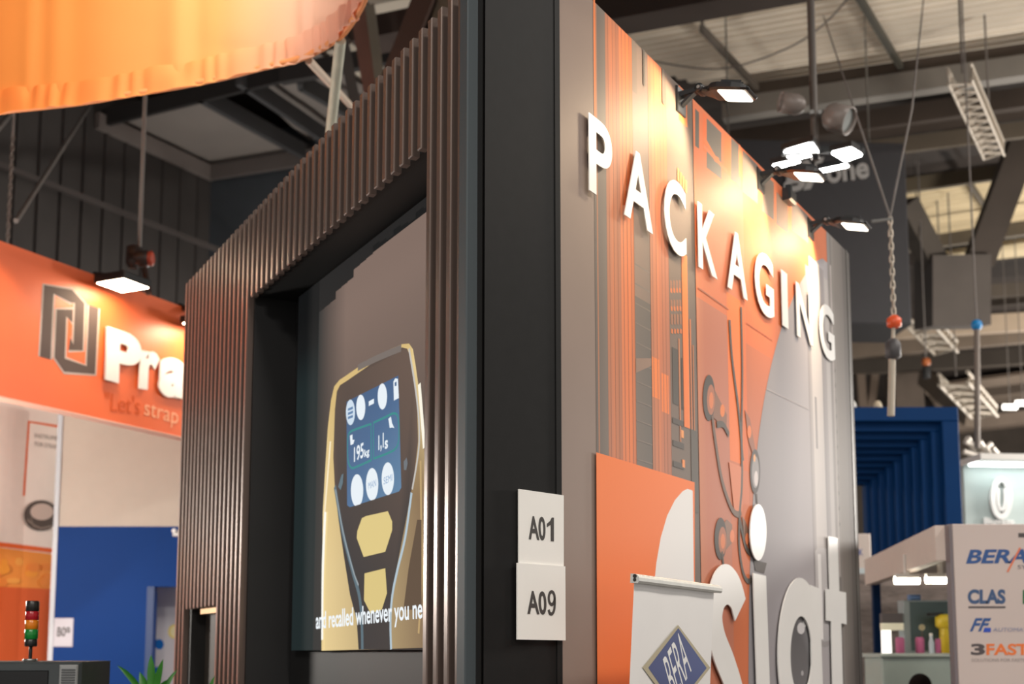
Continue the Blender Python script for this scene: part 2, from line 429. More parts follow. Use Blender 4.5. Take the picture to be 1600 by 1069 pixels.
m_ = MB(); dq = DEP + 0.1; m_.prism([L.w(sP, 0, 0), L.w(-0.02, 0, 0), L.w(-0.03 - 0.5 * dq, 0, -dq), L.w(sP, 0, -dq)], (0, 0, HL - 0.005)); obj('portal_pier', m_, backing, booth)
part_box('portal_lintel', sJ, sP, zLin, HL - 0.005, -DEP - 0.1, 0, recess_black)
part_box('recess_back', sJ, sP, 0.0, zLin, -DEP - 0.1, -DEP, recess_black)
m_ = MB(); m_.box(L, sJ + 0.001, sJ + 0.008, 0.0, zLin, -DEP, 0.004); obj('jamb_lining', m_, recess_black, booth)
protos = {}
k = -2
idx = 0
while True:
    a = i0 - k * pitch; k += 1
    if a + SW > -0.03: continue
    if a < sE: break
    mid = a + SW / 2
    if sJ - 0.01 < a and a + SW < sP + pitch * 0.2 and mid < sP - 0.002: kind, b0 = 'lintel', zLin - 0.012
    elif n0 < mid < n1: kind, b0 = 'niche', nz
    else: kind, b0 = 'full', 0.0
    if kind not in protos:
        m_ = MB(); m_.box(L, a, a + SW, b0, HL, 0, SD, 0.004)
        o = obj('slat', m_, slat_m, booth); protos[kind] = (o, a)
    else:
        o, a_ = protos[kind]; copy_part(o, booth, WORLD[o.name] + L.h * (a - a_))
a = L.px(733, 300)[0]
m_ = MB(); m_.box(L, a, a + 0.066, 0, HL, 0, 0.04, 0.004); obj('corner_post', m_, trim_m, booth)

# --- printed side wall artwork
pr = Print(R)
Hb = 0.0
def col_s(x): return R.px(x, 600)[0]
def strip(x0, x1, c, y0=None, y1=None):
    a0, a1 = col_s(x0), col_s(x1); xm = (x0 + x1) / 2
    b1 = HR if y0 is None else R.px(xm, y0)[1]; b0 = 0.0 if y1 is None else R.px(xm, y1)[1]
    if isinstance(c, list): pr.lay([(a0, b0), (a1, b0), (a1, b1), (a0, b1)], [c[0], c[1], c[1], c[0]])
    else: pr.rect(a0, a1, b0, b1, c)
g = rgb
strip(931, 950, [g(96, 88, 82), g(118, 106, 97)])
strip(934.5, 936.5, g(168, 112, 82)); strip(931.5, 934.5, g(220, 120, 62), -40, 190)
strip(950, 962, [g(170, 112, 84), g(206, 120, 76)]); strip(962, 972, [g(190, 116, 78), g(172, 108, 78)])
strip(972, 984, [g(214, 122, 74), g(222, 120, 66)]); strip(984, 993, [g(226, 122, 66), g(190, 106, 62)])
for x in (954, 961, 967, 976, 982, 988): strip(x, x + 0.8, g(150, 96, 70))
strip(993, 1018, [g(112, 102, 94), g(96, 90, 84)])
strip(993, 1018, [g(140, 118, 104), g(120, 104, 94)], None, 470)
strip(993, 1001, g(126, 110, 98), None, 150)
for y in range(420, 760, 30): strip(993.5, 1017.5, g(122, 110, 101), y, y + 2)
pr.px([(993, 583), (1017, 572), (1017, 560), (993, 560)], g(142, 116, 100))
strip(1018, 1031, [g(176, 114, 84), g(202, 118, 76)]); strip(1031, 1047, [g(190, 112, 76), g(168, 106, 80)])
strip(1018.5, 1030, g(232, 126, 60), 560, 622); strip(1033, 1044, g(228, 122, 60), 585, 645)
for x in (1021, 1027, 1036, 1041): strip(x, x + 0.8, g(150, 98, 74))
strip(1047, 1089, [g(112, 96, 86), g(104, 92, 84)])
for j, y in enumerate((440, 452, 470, 480, 492, 515)):
    for i in range(4): strip(1049 + i * 4.6, 1051.8 + i * 4.6, g(200, 112, 64) if j % 2 else g(150, 102, 78), y, y + (7 if j % 2 else 16))
strip(1050, 1059, g(74, 70, 66), 545, 632); strip(1064, 1066, g(70, 66, 62), 560, 640)
strip(1060, 1062, g(186, 120, 84), 530, 690); strip(1067, 1076, [g(226, 116, 52), g(232, 124, 60)], 400, 668)
strip(1067, 1080, g(206, 112, 62), None, 200)
strip(1078, 1080, g(196, 116, 74), 500, 690); strip(1082, 1084, g(172, 110, 78), 540, 690); strip(1077, 1087, g(86, 80, 74), 672, 800)
for y in (655, 690, 722): strip(1049, 1066, g(76, 70, 66), y, y + 9)
strip(1062, 1066, g(230, 150, 90), 672, 684); strip(1063, 1067, g(230, 140, 80), 718, 730)
strip(1089, 1100, [g(196, 122, 88), g(190, 116, 88)]); strip(1100, 1137, [g(190, 114, 86), g(186, 116, 92)])
strip(1089, 1137, [g(216, 116, 70), g(208, 112, 72)], None, 480)
strip(1137, 1166, [g(198, 112, 76), g(206, 114, 74)])
strip(1137, 1158, [g(232, 118, 54), g(236, 122, 58)], 465, 722); strip(1158, 1165, g(214, 108, 56), 465, 735)
strip(1166, 1330, [g(206, 106, 58), g(196, 110, 72)])
strip(1166, 1240, [g(188, 104, 66), g(200, 110, 70)], 560, 1069)
# dark frames and fittings along the upper edge of the picture
for (x0, y0, x1, y1, c) in ((1085, 170, 1091, 228, g(92, 86, 80)), (1097, 175, 1104, 235, g(222, 110, 60)), (1103, 185, 1126, 262, g(104, 98, 92)),
                            (1130, 205, 1141, 268, g(214, 112, 66)), (1141, 215, 1156, 280, g(102, 96, 90)), (1153, 225, 1156, 275, g(216, 118, 74)),
                            (1159, 235, 1183, 300, g(108, 98, 90)), (1190, 268, 1208, 330, g(110, 96, 86)), (1212, 300, 1230, 350, g(126, 96, 80)), (1236, 312, 1262, 360, g(108, 98, 92))):
    pr.px([(x0, y0), (x1, y0 + (x1 - x0)), (x1, y1 + (x1 - x0) * 0.8), (x0, y1)], c)
pr.line([(1098, 215), (1116, 248), (1122, 252)], 0.03, g(220, 116, 66)); pr.line([(1098, 228), (1135, 268)], 0.02, g(216, 118, 76))
strip(1010, 1013, g(92, 84, 78), None, 140); strip(1040, 1046, g(96, 86, 78), None, 170)
for i in range(4): pr.px([(1057 + i * 4, 262 + i * 6), (1060 + i * 4, 265 + i * 6), (1060 + i * 4, 285 + i * 6), (1057 + i * 4, 282 + i * 6)], g(206, 130, 80))
# pale round field on the right
arc = [(1284, 404), (1272, 410), (1258, 428), (1244, 452), (1232, 480), (1220, 512), (1209, 550), (1199, 592), (1190, 640), (1183, 690), (1178, 740), (1174, 800), (1171, 870), (1169, 950), (1168, 1069), (1168, 1200)]
aw = [R.px(u, v) for u, v in arc]; aw = [tuple(p) for p in smooth([Vector(p) for p in aw], 4)]
sR0 = col_s(1301); n_ = len(aw)
top = R.px(1296, 408)[1]
vs = []; cols = []; fs = []
for a, b in aw:
    vs += [R.w(a, b, pr.o), R.w((a + sR0) / 2, b, pr.o), R.w(sR0, b, pr.o)]
    t = max(0, min(1, (b - 1.2) / 2.4))
    cols += [g(140, 136, 140), g(166, 161, 165), g(166, 161, 163)]
for i in range(n_ - 1):
    for j in (0, 1): fs.append([3 * i + j, 3 * i + 3 + j, 3 * i + 4 + j, 3 * i + 1 + j])
pr.mb.add(vs, fs, cols); pr.o += pr.st
strip(1262, 1268, [g(142, 137, 139), g(176, 170, 170)], 420, 1200); strip(1268, 1284, [g(196, 190, 188), g(184, 178, 176)], 412, 860)
strip(1284, 1291, [g(132, 127, 129), g(156, 150, 150)], 425, 1200); strip(1291, 1297, g(176, 170, 168), 440, 860)
strip(1271, 1274, g(140, 136, 138), 620, 700); strip(1297, 1301, g(132, 126, 124))
strip(1301, 1306, [g(104, 100, 97), g(132, 126, 122)]); strip(1306, 1320, [g(120, 113, 108), g(100, 94, 90)]); strip(1320, 1332, [g(86, 80, 77), g(74, 69, 66)])
strip(1301, 1303, g(168, 160, 156), 420, 900)
for i in range(12): pr.ell(1302.5 + i * 0.75, 555 + i * 24, 0.9, 3.5, g(92, 88, 86), 8)
# bottle-like cylinder in the picture
pr.px([(1272, 862), (1276, 856), (1296, 858), (1298, 866), (1302, 996), (1296, 1006), (1280, 1004), (1275, 996)], [g(196, 192, 192)] * 4 + [g(170, 166, 168)] * 4)
pr.px([(1276, 866), (1281, 866), (1285, 1000), (1280, 998)], g(228, 225, 224))
pr.line([(1276, 1003), (1287, 1007), (1298, 1004)], 0.03, g(150, 146, 146))
# dark rounded tool seen in the counter of the letter a
pr.px([(1232, 980), (1238, 958), (1252, 950), (1266, 962), (1272, 1000), (1270, 1060), (1258, 1110), (1240, 1110), (1231, 1040)], [g(92, 90, 92)] * 2 + [g(150, 148, 150)] * 2 + [g(108, 106, 108)] * 5)
pr.ell(1250, 982, 6, 9, g(206, 203, 204)); pr.ell(1256, 974, 3, 6, g(228, 226, 226)); pr.ell(1252, 1052, 2, 4, g(170, 168, 170))
# panel seams of the picture
pr.line([(1196, 608), (1262, 640)], 0.006, g(168, 160, 160)); pr.line([(1089, 450), (1137, 484)], 0.006, g(170, 102, 76))
pr.line([(1165, 505), (1205, 532)], 0.006, g(180, 96, 60))
# rollers, arms and cables
dk = g(84, 76, 70); br_ = g(128, 98, 82)
def roller(u, v, ru, rv):
    pr.ell(u, v, ru, rv, g(72, 66, 62)); pr.ell(u + 3, v + 3, ru * 0.66, rv * 0.66, g(170, 108, 82)); pr.ell(u + 3.5, v + 4, ru * 0.36, rv * 0.36, g(216, 124, 78))
pr.px([(1104, 605), (1116, 612), (1134, 648), (1133, 672), (1122, 662), (1106, 645)], g(138, 98, 80))
roller(1106, 622, 9.5, 36); pr.ell(1127, 642, 3.6, 10, g(226, 124, 62))
pr.px([(1162, 640), (1170, 655), (1178, 700), (1176, 715), (1168, 690)], g(150, 96, 74)); pr.ell(1169, 675, 3.2, 10, g(226, 120, 60))
pr.ell(1178, 737, 8, 35, g(76, 72, 72)); pr.ell(1178.5, 738, 5.6, 25, g(150, 146, 148)); pr.ell(1179.5, 748, 3, 12, g(214, 206, 206)); pr.ell(1177, 716, 1.8, 6, g(232, 168, 120))
pr.px([(1122, 824), (1134, 812), (1142, 820), (1142, 848), (1130, 862), (1120, 852)], g(140, 106, 90))
roller(1124, 842, 9.5, 33); pr.ell(1142, 838, 3.4, 10, g(226, 128, 84)); pr.ell(1165, 841, 3.6, 10, g(220, 126, 84))
pr.px([(1157, 806), (1163, 815), (1172, 842), (1170, 852), (1162, 846)], g(134, 100, 84)); pr.ell(1165.5, 842, 3.0, 9, g(226, 128, 84))
pr.px([(1137, 722), (1157, 730), (1158, 800), (1145, 798)], g(214, 126, 88))
def cable(p, wd=0.022, c=dk): pr.line([tuple(q) for q in smooth([Vector(q) for q in p], 5)], wd, c) if False else pr.line([(q.x, q.y) for q in smooth([Vector(R.px(*q)) for q in p], 5)], wd, c, False)
cable([(1111, 650), (1116, 690), (1126, 750), (1140, 792), (1150, 804), (1156, 800)], 0.03, g(110, 88, 76))
cable([(1138, 500), (1142, 560), (1152, 640), (1157, 700), (1157, 760), (1154, 800), (1153, 850), (1158, 890), (1166, 908), (1176, 904)], 0.026)
cable([(1156, 480), (1158, 580), (1157, 680), (1159, 720)], 0.022); cable([(1153, 806), (1160, 842), (1166, 860), (1176, 868)], 0.03)
cable([(1126, 862), (1128, 880), (1130, 900)], 0.02); cable([(1180, 772), (1182, 800)], 0.02)
pr.px([(1172, 850), (1180, 876), (1196, 880), (1192, 896), (1178, 892)], g(86, 80, 78))
cable([(1118, 664), (1128, 664), (1137, 680)], 0.03)
# orange square with the white arch
pr.px([(929, 707), (1083, 754), (1084, 1100), (931, 1160)], [g(238, 122, 52), g(236, 118, 48), g(228, 110, 46), g(224, 112, 50)])
arch = [(1017, 980), (1019, 920), (1023, 880), (1030, 840), (1040, 806), (1052, 782), (1064, 768), (1072, 764), (1080, 767), (1083, 1000), (1083, 1130), (1016, 1130)]
pr.px(arch, g(228, 227, 227))
obj('printed_artwork', pr.mb, INK, gw)

# --- raised letters
zt = R.px(926, 186)[1]; zb_ = R.px(931, 309)[1]
LET = [('P', 926, 961.7, 250), ('A', 980.5, 1024.5, 310), ('C', 1043.5, 1076.5, 346), ('K', 1096, 1124.5, 380), ('A', 1141, 1171.5, 420),
       ('G', 1184.5, 1213, 450), ('I', 1226, 1235, 476), ('N', 1249, 1273, 496), ('G', 1285, 1307.5, 527)]
letters = thing
for ch, x0, x1, y in LET:
    a0 = R.px(x0, y, 0.03)[0]; a1 = R.px(x1, y, 0.03)[0]; m_ = MB()
    ov = 0.012 if ch in 'CG' else 0
    text_on(m_, R, ch, (a0, zb_ - ov), (a1, zb_ - ov), (a0, zt + ov), 0.012, 0.016, bold=0.022)
    o = obj('letter', m_, white_l, gw)
LO0, LO1 = 0.014, 0.02
def raised(pts):
    m_ = MB(); q = [R.px(u, v, LO1) for u, v in pts]
    m_.prism([R.w(a, b, LO0) for a, b in q], R.n * (LO1 - LO0)); return m_
def ellpts(cu, cv, ru, rv, seg=40): return [(cu + ru * math.cos(2 * math.pi * k / seg), cv + rv * math.sin(2 * math.pi * k / seg)) for k in range(seg)]
spts = [(1157, 953), (1149, 926), (1136, 913), (1123, 926), (1117, 962), (1123, 1005), (1140, 1050), (1153, 1095), (1156, 1135), (1146, 1168), (1130, 1172), (1112, 1142)]
m_ = MB(); stroke(R, smooth([Vector(R.px(*p, LO1)) for p in spts], 6), 0.185, LO0, LO1, m_); obj('letter', m_, white_l, gw)
m_ = raised([(1177, 895.5), (1197, 900), (1205.5, 1140), (1185.5, 1140)]); obj('letter', m_, white_l, gw)
m_ = raised(ellpts(1185, 832, 12.6, 44)); obj('letter_dot', m_, white_l, gw)
m_ = MB(); q0 = [Vector(R.px(u, v, LO1)) for u, v in ellpts(1250, 1023, 34, 120, 48)]; q1 = [Vector(R.px(u, v, LO1)) for u, v in ellpts(1252, 1024, 16.8, 61, 48)]
n_ = 48; vs = [R.w(q.x, q.y, LO1) for q in q0 + q1] + [R.w(q.x, q.y, LO0) for q in q0 + q1]; fs = []
for i in range(n_):
    j = (i + 1) % n_
    fs += [[i, j, n_ + j, n_ + i], [2 * n_ + i, 2 * n_ + j, j, i], [n_ + i, n_ + j, 3 * n_ + j, 3 * n_ + i]]
m_.add(vs, fs)
q = [R.px(u, v, LO1) for u, v in [(1266, 914), (1280.5, 920), (1288, 1140), (1270, 1140)]]
m_.prism([R.w(a, b, LO0) for a, b in q], R.n * (LO1 - LO0 + 0.0004)); obj('letter', m_, white_l, gw)
m_ = raised([(1294.5, 838), (1309, 841), (1311.5, 924), (1322, 926), (1323, 976), (1314.5, 974), (1319, 1140), (1303, 1140), (1299, 971), (1291.5, 969.5), (1291, 920), (1297, 921.5)]); obj('letter', m_, white_l, gw)

# --- stand number plates on the black corner panel
def plate(quad, o0, txt, bl, br, tl, label):
    t = thing('number_plate', label, 'sign', tuple(K.w(K.px(*quad[3])[0], K.px(*quad[3])[1], o0)), 'number plates on the black corner panel')
    q = [K.px(u, v) for u, v in quad]; m_ = MB(); m_.prism([K.w(a, b, o0) for a, b in q[::-1]], K.n * 0.005)
    obj('plate', m_, white_p, t); m_ = MB(); 
    if txt == 'A01':
        text_px(m_, K, 'A0', bl, (849.5, 845.2), tl, o0 + 0.0054, o0 + 0.0062, bold=0.024)
        q = [K.px(u, v, o0) for u, v in [(858.6, 845.8), (863.4, 846.2), (863.4, 809.2), (860.2, 809), (857.5, 814.5), (852.6, 818.6), (852.6, 824), (858.6, 820.2)]]
        m_.prism([K.w(a, b, o0 + 0.0054) for a, b in q], K.n * 0.0008)
    else:
        text_px(m_, K, 'A0', bl, (848.5, 961.0), tl, o0 + 0.0054, o0 + 0.0062, bold=0.024)
        stroke(K, [Vector(K.px(860 + 4.6 * math.cos(k * math.pi / 12), 934.8 + 10 * math.sin(k * math.pi / 12), o0)) for k in range(24)], 0.0112, o0 + 0.0054, o0 + 0.0062, m_, True)
        stroke(K, smooth([Vector(K.px(u, v, o0)) for u, v in [(864.7, 934), (864.8, 944), (863.6, 954), (860.6, 959.3), (857, 958.4), (855.2, 953)]], 4), 0.0112, o0 + 0.0054, o0 + 0.0062, m_)
    obj('lettering', m_, text_d, t)
plate([(808, 764.5), (878, 774.5), (878, 886), (808, 884)], 0.0035, 'A01', (823, 843.5), (865.5, 846.5), (822, 806), 'white plate reading A01, upper of two on the black corner panel')
plate([(803, 880), (878, 885.5), (878.5, 1001), (803, 999.5)], 0.0105, 'A09', (818.5, 960), (866.5, 961.5), (817.5, 923), 'white plate reading A09, lower of two on the black corner panel')

# --- video screen in the recess
LB = Plane(L.w(0, 0, -DEP + 0.03), L.h)
s0, s1 = LB.px(460, 800)[0], sP - 0.002
zb0 = LB.px(580, 1016)[1]; zt0 = zLin - 0.01
vid = thing('video_screen', 'large video wall in dark portal recess showing a handheld device', 'screen', tuple(LB.w((s0 + s1) / 2, zb0)))
m_ = MB(); m_.box(LB, s0, s1, zb0, zt0, -0.029, 0); obj('screen_panel', m_, mat('screen_glass', rgb(20, 22, 24), 0.6, spec=0.1), vid)
vp = Print(LB, 0.0008, 0.00006)
sx = LB.px(493, 800)[0]; tx = LB.px(482, 800)[0]
def zz(v, u=580): return LB.px(u, v)[1]
def grid(P_, a0, a1, b0, b1, cfun, na, nb):
    vs = []; cols = []; fs = []
    for j in range(nb + 1):
        for i in range(na + 1):
            x = i / na; y = j / nb; vs.append(P_.P.w(a0 + (a1 - a0) * x, b0 + (b1 - b0) * y, P_.o)); cols.append(cfun(x, y))
    for j in range(nb):
        for i in range(na): k_ = j * (na + 1) + i; fs.append([k_, k_ + 1, k_ + na + 2, k_ + na + 1])
    P_.mb.add(vs, fs, cols); P_.o += P_.st
def mixc(a, b, t): t = max(0, min(1, t)); return tuple(x + (y - x) * t for x, y in zip(a, b))
grid(vp, s0, s1, zb0, zt0, lambda x, y: mixc(rgb(30, 40, 41), rgb(18, 19, 20), max(0, (y - .72) * 8)), 4, 24)
ca, cb, cc = rgb(128, 108, 98), rgb(98, 84, 76), rgb(60, 53, 50)
def bgcol(x, y):
    base = mixc(cc, cb, y * 1.9) if y < .5 else mixc(cb, ca, (y - .5) * 2.6)
    edge = mixc(rgb(48, 48, 47), base, x * 4.5)
    return edge
ztop = zt0 - (zt0 - zb0) * 0.035
grid(vp, sx, s1, zb0, ztop, bgcol, 18, 30)
# blocky dark upper border of the picture
for i in range(22):
    a0 = sx + (s1 - sx) * i / 22; hgt = (0.012 + 0.006 * (i % 3) + 0.07 * max(0, 1 - i / 9)) * (zt0 - zb0) / 1.0
    vp.rect(a0, sx + (s1 - sx) * (i + 1) / 22, zt0 - hgt - 0.012, zt0 - 0.001, rgb(32, 31, 31))
def z6(x, y): return (480 + x / 3.82, 520 + y / 3.82)
def z7(x, y): return (480 + x / 3.7, 780 + y / 3.7)
gold, gold2, body_c = rgb(214, 184, 122), rgb(232, 206, 148), rgb(92, 76, 68)
outer = [(503, 1017), (504, 900), (505, 800), (509, 730), (513, 667), (518, 625), (523, 604), (531, 594), (540, 588), (579, 561), (610, 546), (629, 538), (640, 537), (646, 546), (650, 570), (654, 598), (660, 656), (664, 703), (672, 800), (676, 1012)]
vp.px(outer, [gold2] * 4 + [gold] * 9 + [gold2] * 3 + [rgb(128, 104, 80)] * 4)
inner = [(561, 1015), (558, 969), (547.5, 929), (538, 869), (530, 815), (524, 765), (521.5, 714), (524, 640), (527, 612), (532, 602), (543, 595), (585, 566), (629, 543), (637, 545), (643, 560), (647, 583), (653, 646), (654, 690), (648, 742), (638, 797), (631, 834), (620.5, 888), (612, 931), (609, 969), (612, 1014)]
vp.px(inner, [rgb(60, 56, 56)] * 5 + [rgb(88, 74, 66)] * 8 + [rgb(104, 86, 76)] * 6 + [rgb(66, 60, 58)] * 6)
def vcurve(p, wd, c): vp.line([(q.x, q.y) for q in smooth([Vector(LB.px(*q)) for q in p], 5)], wd, c, False)
vcurve([(504.5, 1000), (505.5, 880), (509, 800)], 0.035, rgb(255, 252, 240)); vcurve([(508, 800), (513, 740), (517, 690)], 0.022, rgb(250, 235, 200))
vcurve([(507, 1016), (508, 900), (512, 800)], 0.025, rgb(240, 214, 150))
vcurve([(524, 760), (536, 830), (551, 890), (562, 930), (566, 970), (567, 1015)], 0.03, rgb(92, 112, 122)); vcurve([(525, 765), (537, 832), (552, 890), (561, 915)], 0.012, rgb(150, 160, 165))
vcurve([(644, 770), (634, 840), (622, 890), (614, 930), (611, 970), (612, 1015)], 0.022, rgb(178, 196, 206))
vcurve([(640, 545), (649, 600), (655, 650), (656, 690), (652, 725), (645, 765)], 0.016, rgb(196, 192, 186))
vcurve([(656, 600), (660, 650), (664, 700)], 0.03, rgb(252, 246, 228)); vcurve([(658, 720), (659, 800), (660, 900), (655, 990)], 0.018, rgb(190, 160, 112))
vcurve([(560, 575), (590, 560), (628, 544)], 0.03, rgb(120, 110, 104))
vp.px([z7(640, 120), z7(665, 120), z7(665, 640), z7(560, 640), z7(590, 400)], [rgb(96, 78, 62)] * 5)
vp.px([z7(320, 110), z7(345, 98), z7(470, 70), z7(495, 130), z7(495, 180), z7(455, 305), z7(330, 335), z7(290, 225), z7(293, 185)], rgb(222, 200, 134))
vp.px([z7(335, 430), z7(455, 400), z7(465, 545), z7(435, 640), z7(370, 660), z7(332, 585)], rgb(218, 196, 130))
lcd = rgb(74, 104, 140)
vp.px([z6(238, 412), z6(548, 256), z6(566, 925), z6(552, 948), z6(258, 1042), z6(242, 1030)], [rgb(68, 94, 128), rgb(72, 100, 138), rgb(98, 132, 164), rgb(98, 132, 164), rgb(84, 118, 156), rgb(80, 112, 150)])
wh = rgb(232, 240, 246); wh2 = rgb(206, 222, 236)
vp.ell(*z6(262, 476), 27 / 3.82, 76 / 3.82, wh2)
for y in (455, 480, 505): vp.line([z6(247, y + 5), z6(277, y - 7)], 0.012, rgb(96, 130, 170))
vp.ell(*z6(324, 446), 27 / 3.82, 76 / 3.82, wh); vp.ell(*z6(453, 381), 28 / 3.82, 78 / 3.82, wh)
vp.line([z6(372, 424), z6(403, 408)], 0.022, wh)
vp.px([z6(519, 292), z6(530, 272), z6(546, 276), z6(552, 390), z6(522, 406)], wh); vp.px([z6(527, 298), z6(538, 292), z6(538, 316), z6(527, 320)], lcd)
gr = rgb(58, 140, 138)
vcurve([z6(385, 545), z6(300, 575), z6(255, 600), z6(246, 660), z6(248, 760), z6(268, 806), z6(300, 800), z6(386, 762)], 0.010, gr)
vcurve([z6(400, 538), z6(470, 505), z6(520, 482), z6(545, 500), z6(553, 580), z6(550, 650), z6(530, 695), z6(480, 722), z6(402, 752)], 0.010, gr)
vp.line([z6(386, 540), z6(388, 765)], 0.009, gr); vp.line([z6(400, 535), z6(402, 756)], 0.009, gr)
vp.text('195', z6(284, 775), z6(342, 745), z6(284, 685), wh, bold=0.022); vp.text('kg', z6(346, 758), z6(376, 742), z6(346, 700), wh, bold=0.03)
vp.text('1,1', z6(430, 718), z6(462, 700), z6(430, 615), wh, bold=0.03); vp.text('s', z6(468, 697), z6(487, 690), z6(468, 645), wh, bold=0.03)
vp.px([z6(260, 615), z6(275, 608), z6(276, 640), z6(288, 640), z6(280, 665), z6(264, 672)], wh); vp.px([z6(490, 515), z6(505, 500), z6(512, 540), z6(526, 570), z6(512, 566), z6(498, 570)], wh)
for (x, y, b) in ((303, 943, 1030), (393, 906, 1000), (487, 872, 970)):
    pts = [(x + 37 * math.cos(t * math.pi / 15), y + 98 * math.sin(t * math.pi / 15)) for t in range(30)]
    vp.px([z6(px_, min(py_, b - (px_ - x) * 0.3)) for px_, py_ in pts], wh)
vp.text('MAN', z6(370, 935), z6(417, 915), z6(370, 895), rgb(140, 170, 205)); vp.text('SEMI', z6(462, 908), z6(514, 884), z6(462, 866), rgb(140, 170, 205))
vp.px([z6(190, 920), z6(210, 850), z6(222, 840), z6(218, 900), z6(205, 940)], rgb(96, 116, 126)); vp.px([z6(582, 770), z6(600, 745), z6(606, 780), z6(598, 820), z6(584, 820)], rgb(110, 116, 122))
tb = [LB.px(495, 992), LB.px(660, 977), LB.px(495, 962)]
vp.text('and recalled whenever you ne', (495, 991.5), (662, 976.5), (495, 957), rgb(240, 246, 250), bold=0.02)
obj('screen_picture', vp.mb, SCREEN, vid)

# --- floodlights on the side wall
def flood(u, v, label, group='floodlights on the printed wall', P=R, ht=None, drop=0.0, m_gl=None, tilt=14):
    a, b = P.px(u, v, 0.02); base = P.w(a, b, 0.0)
    t = thing('floodlight', label, 'floodlight', tuple(base), group)
    m_ = MB(); m_.box(P, a - 0.05, a + 0.05, b - 0.09, b + 0.03, 0.0, 0.012, 0.004); obj('wall_bracket', m_, lamp_b, t)
    ti = math.radians(tilt); ax = (P.n * math.cos(ti) - P.up * math.sin(ti)); nd = (P.n * math.sin(ti) + P.up * math.cos(ti))
    o0 = P.w(a, b, 0.0) + P.up * 0.01
    m_ = MB(); m_.beam(P.w(a, b - 0.05, 0.01), P.w(a, b, 0.075), 0.03, 0.014); m_.beam(P.w(a, b, 0.005), P.w(a, b + 0.004, 0.10), 0.04, 0.022); obj('arm', m_, lamp_b, t)
    m_ = MB(); pc = P.w(a, b + 0.004, 0.105); m_.lathe(pc - P.h * 0.034, P.h, [(0, 0.010), (0, 0.019), (0.006, 0.021), (0.062, 0.021), (0.068, 0.019), (0.068, 0.010)], 16); kn = obj('knuckle', m_, lamp_b, t)
    m_ = MB(); m_.lathe(pc - P.h * 0.039, P.h, [(0, 0.008), (0.006, 0.008)], 10); obj('bolt', m_, steel, kn)
    # tapering housing
    m_ = MB(); prof = [(0.0, 0.030, 0.016, 0.000), (0.035, 0.042, 0.022, 0.006), (0.06, 0.072, 0.026, 0.012), (0.09, 0.078, 0.022, 0.018), (0.16, 0.080, 0.022, 0.018), (0.205, 0.078, 0.022, 0.010), (0.228, 0.070, 0.018, -0.002), (0.238, 0.058, 0.012, -0.006)]
    vs = []; fs = []
    for d, hw, lo, hi in prof:
        c = pc + ax * (d + 0.012)
        for x, y in ((-hw, -lo * 0.6), (-hw * 0.86, -lo), (hw * 0.86, -lo), (hw, -lo * 0.6), (hw * 0.96, hi * 0.6), (hw * 0.6, hi), (-hw * 0.6, hi), (-hw * 0.96, hi * 0.6)):
            vs.append(c + P.h * x + nd * y)
    for i in range(len(prof) - 1): fs += [[8 * i + k_, 8 * i + (k_ + 1) % 8, 8 * i + 8 + (k_ + 1) % 8, 8 * i + 8 + k_] for k_ in range(8)]
    m_.add(vs, fs); m_.add(vs[:8], [list(range(8))]); m_.add(vs[-8:], [list(range(8))[::-1]]); hd = obj('housing', m_, lamp_b, t)
    m_ = MB()
    for k_ in range(5):
        c = pc + ax * 0.16 + nd * 0.022 + P.h * (-0.05 + 0.025 * k_); m_.beam(c - ax * 0.05, c + ax * 0.045, 0.004, 0.014, nd)
    obj('cooling_fins', m_, lamp_b, hd)
    m_ = MB(); c = pc + ax * 0.172 - nd * 0.0225
    ring = [(-0.066, -0.058), (-0.056, -0.066), (0.056, -0.066), (0.066, -0.058), (0.066, 0.05), (0.056, 0.06), (-0.056, 0.06), (-0.066, 0.05)]
    m_.prism([c + P.h * x + ax * y for x, y in ring], -nd * 0.003); obj('glass', m_, m_gl or lamp_w, t)
    sl_ = bpy.data.lights.new('flood_beam', 'SPOT'); sl_.energy = 62; sl_.color = (1.0, 0.76, 0.50); sl_.spot_size = math.radians(116); sl_.spot_blend = 0.35; sl_.shadow_soft_size = 0.05
    so = bpy.data.objects.new('flood_beam', sl_); C.objects.link(so); so.parent = t
    lp_ = c - nd * 0.012; so.location = lp_ - WORLD[t.name]; so.rotation_euler = (P.w(a - 0.22, b - 0.30, 0.0) - lp_).to_track_quat('-Z', 'Y').to_euler()
    return t
flood(1068, 148, 'black floodlight nearest the black corner on the printed wall')
flood(1192, 273, 'middle black floodlight of the three on the printed wall')
flood(1270, 350, 'black floodlight nearest the far end of the printed wall')
a, b = R.px(1232, 312, 0.02)
m_ = MB(); m_.box(R, a - 0.06, a + 0.06, b - 0.02, b + 0.05, 0, 0.05, 0.01); m_.box(R, a - 0.02, a + 0.02, b + 0.04, b + 0.08, 0.01, 0.04, 0.005)
obj('cable_clamp', m_, lamp_b, booth)

# --- roll-up banner stand
br0 = at(990, 900, 4.27)
BN = Plane(Vector((br0.x, br0.y, 0)), azim(1880), 0.0)
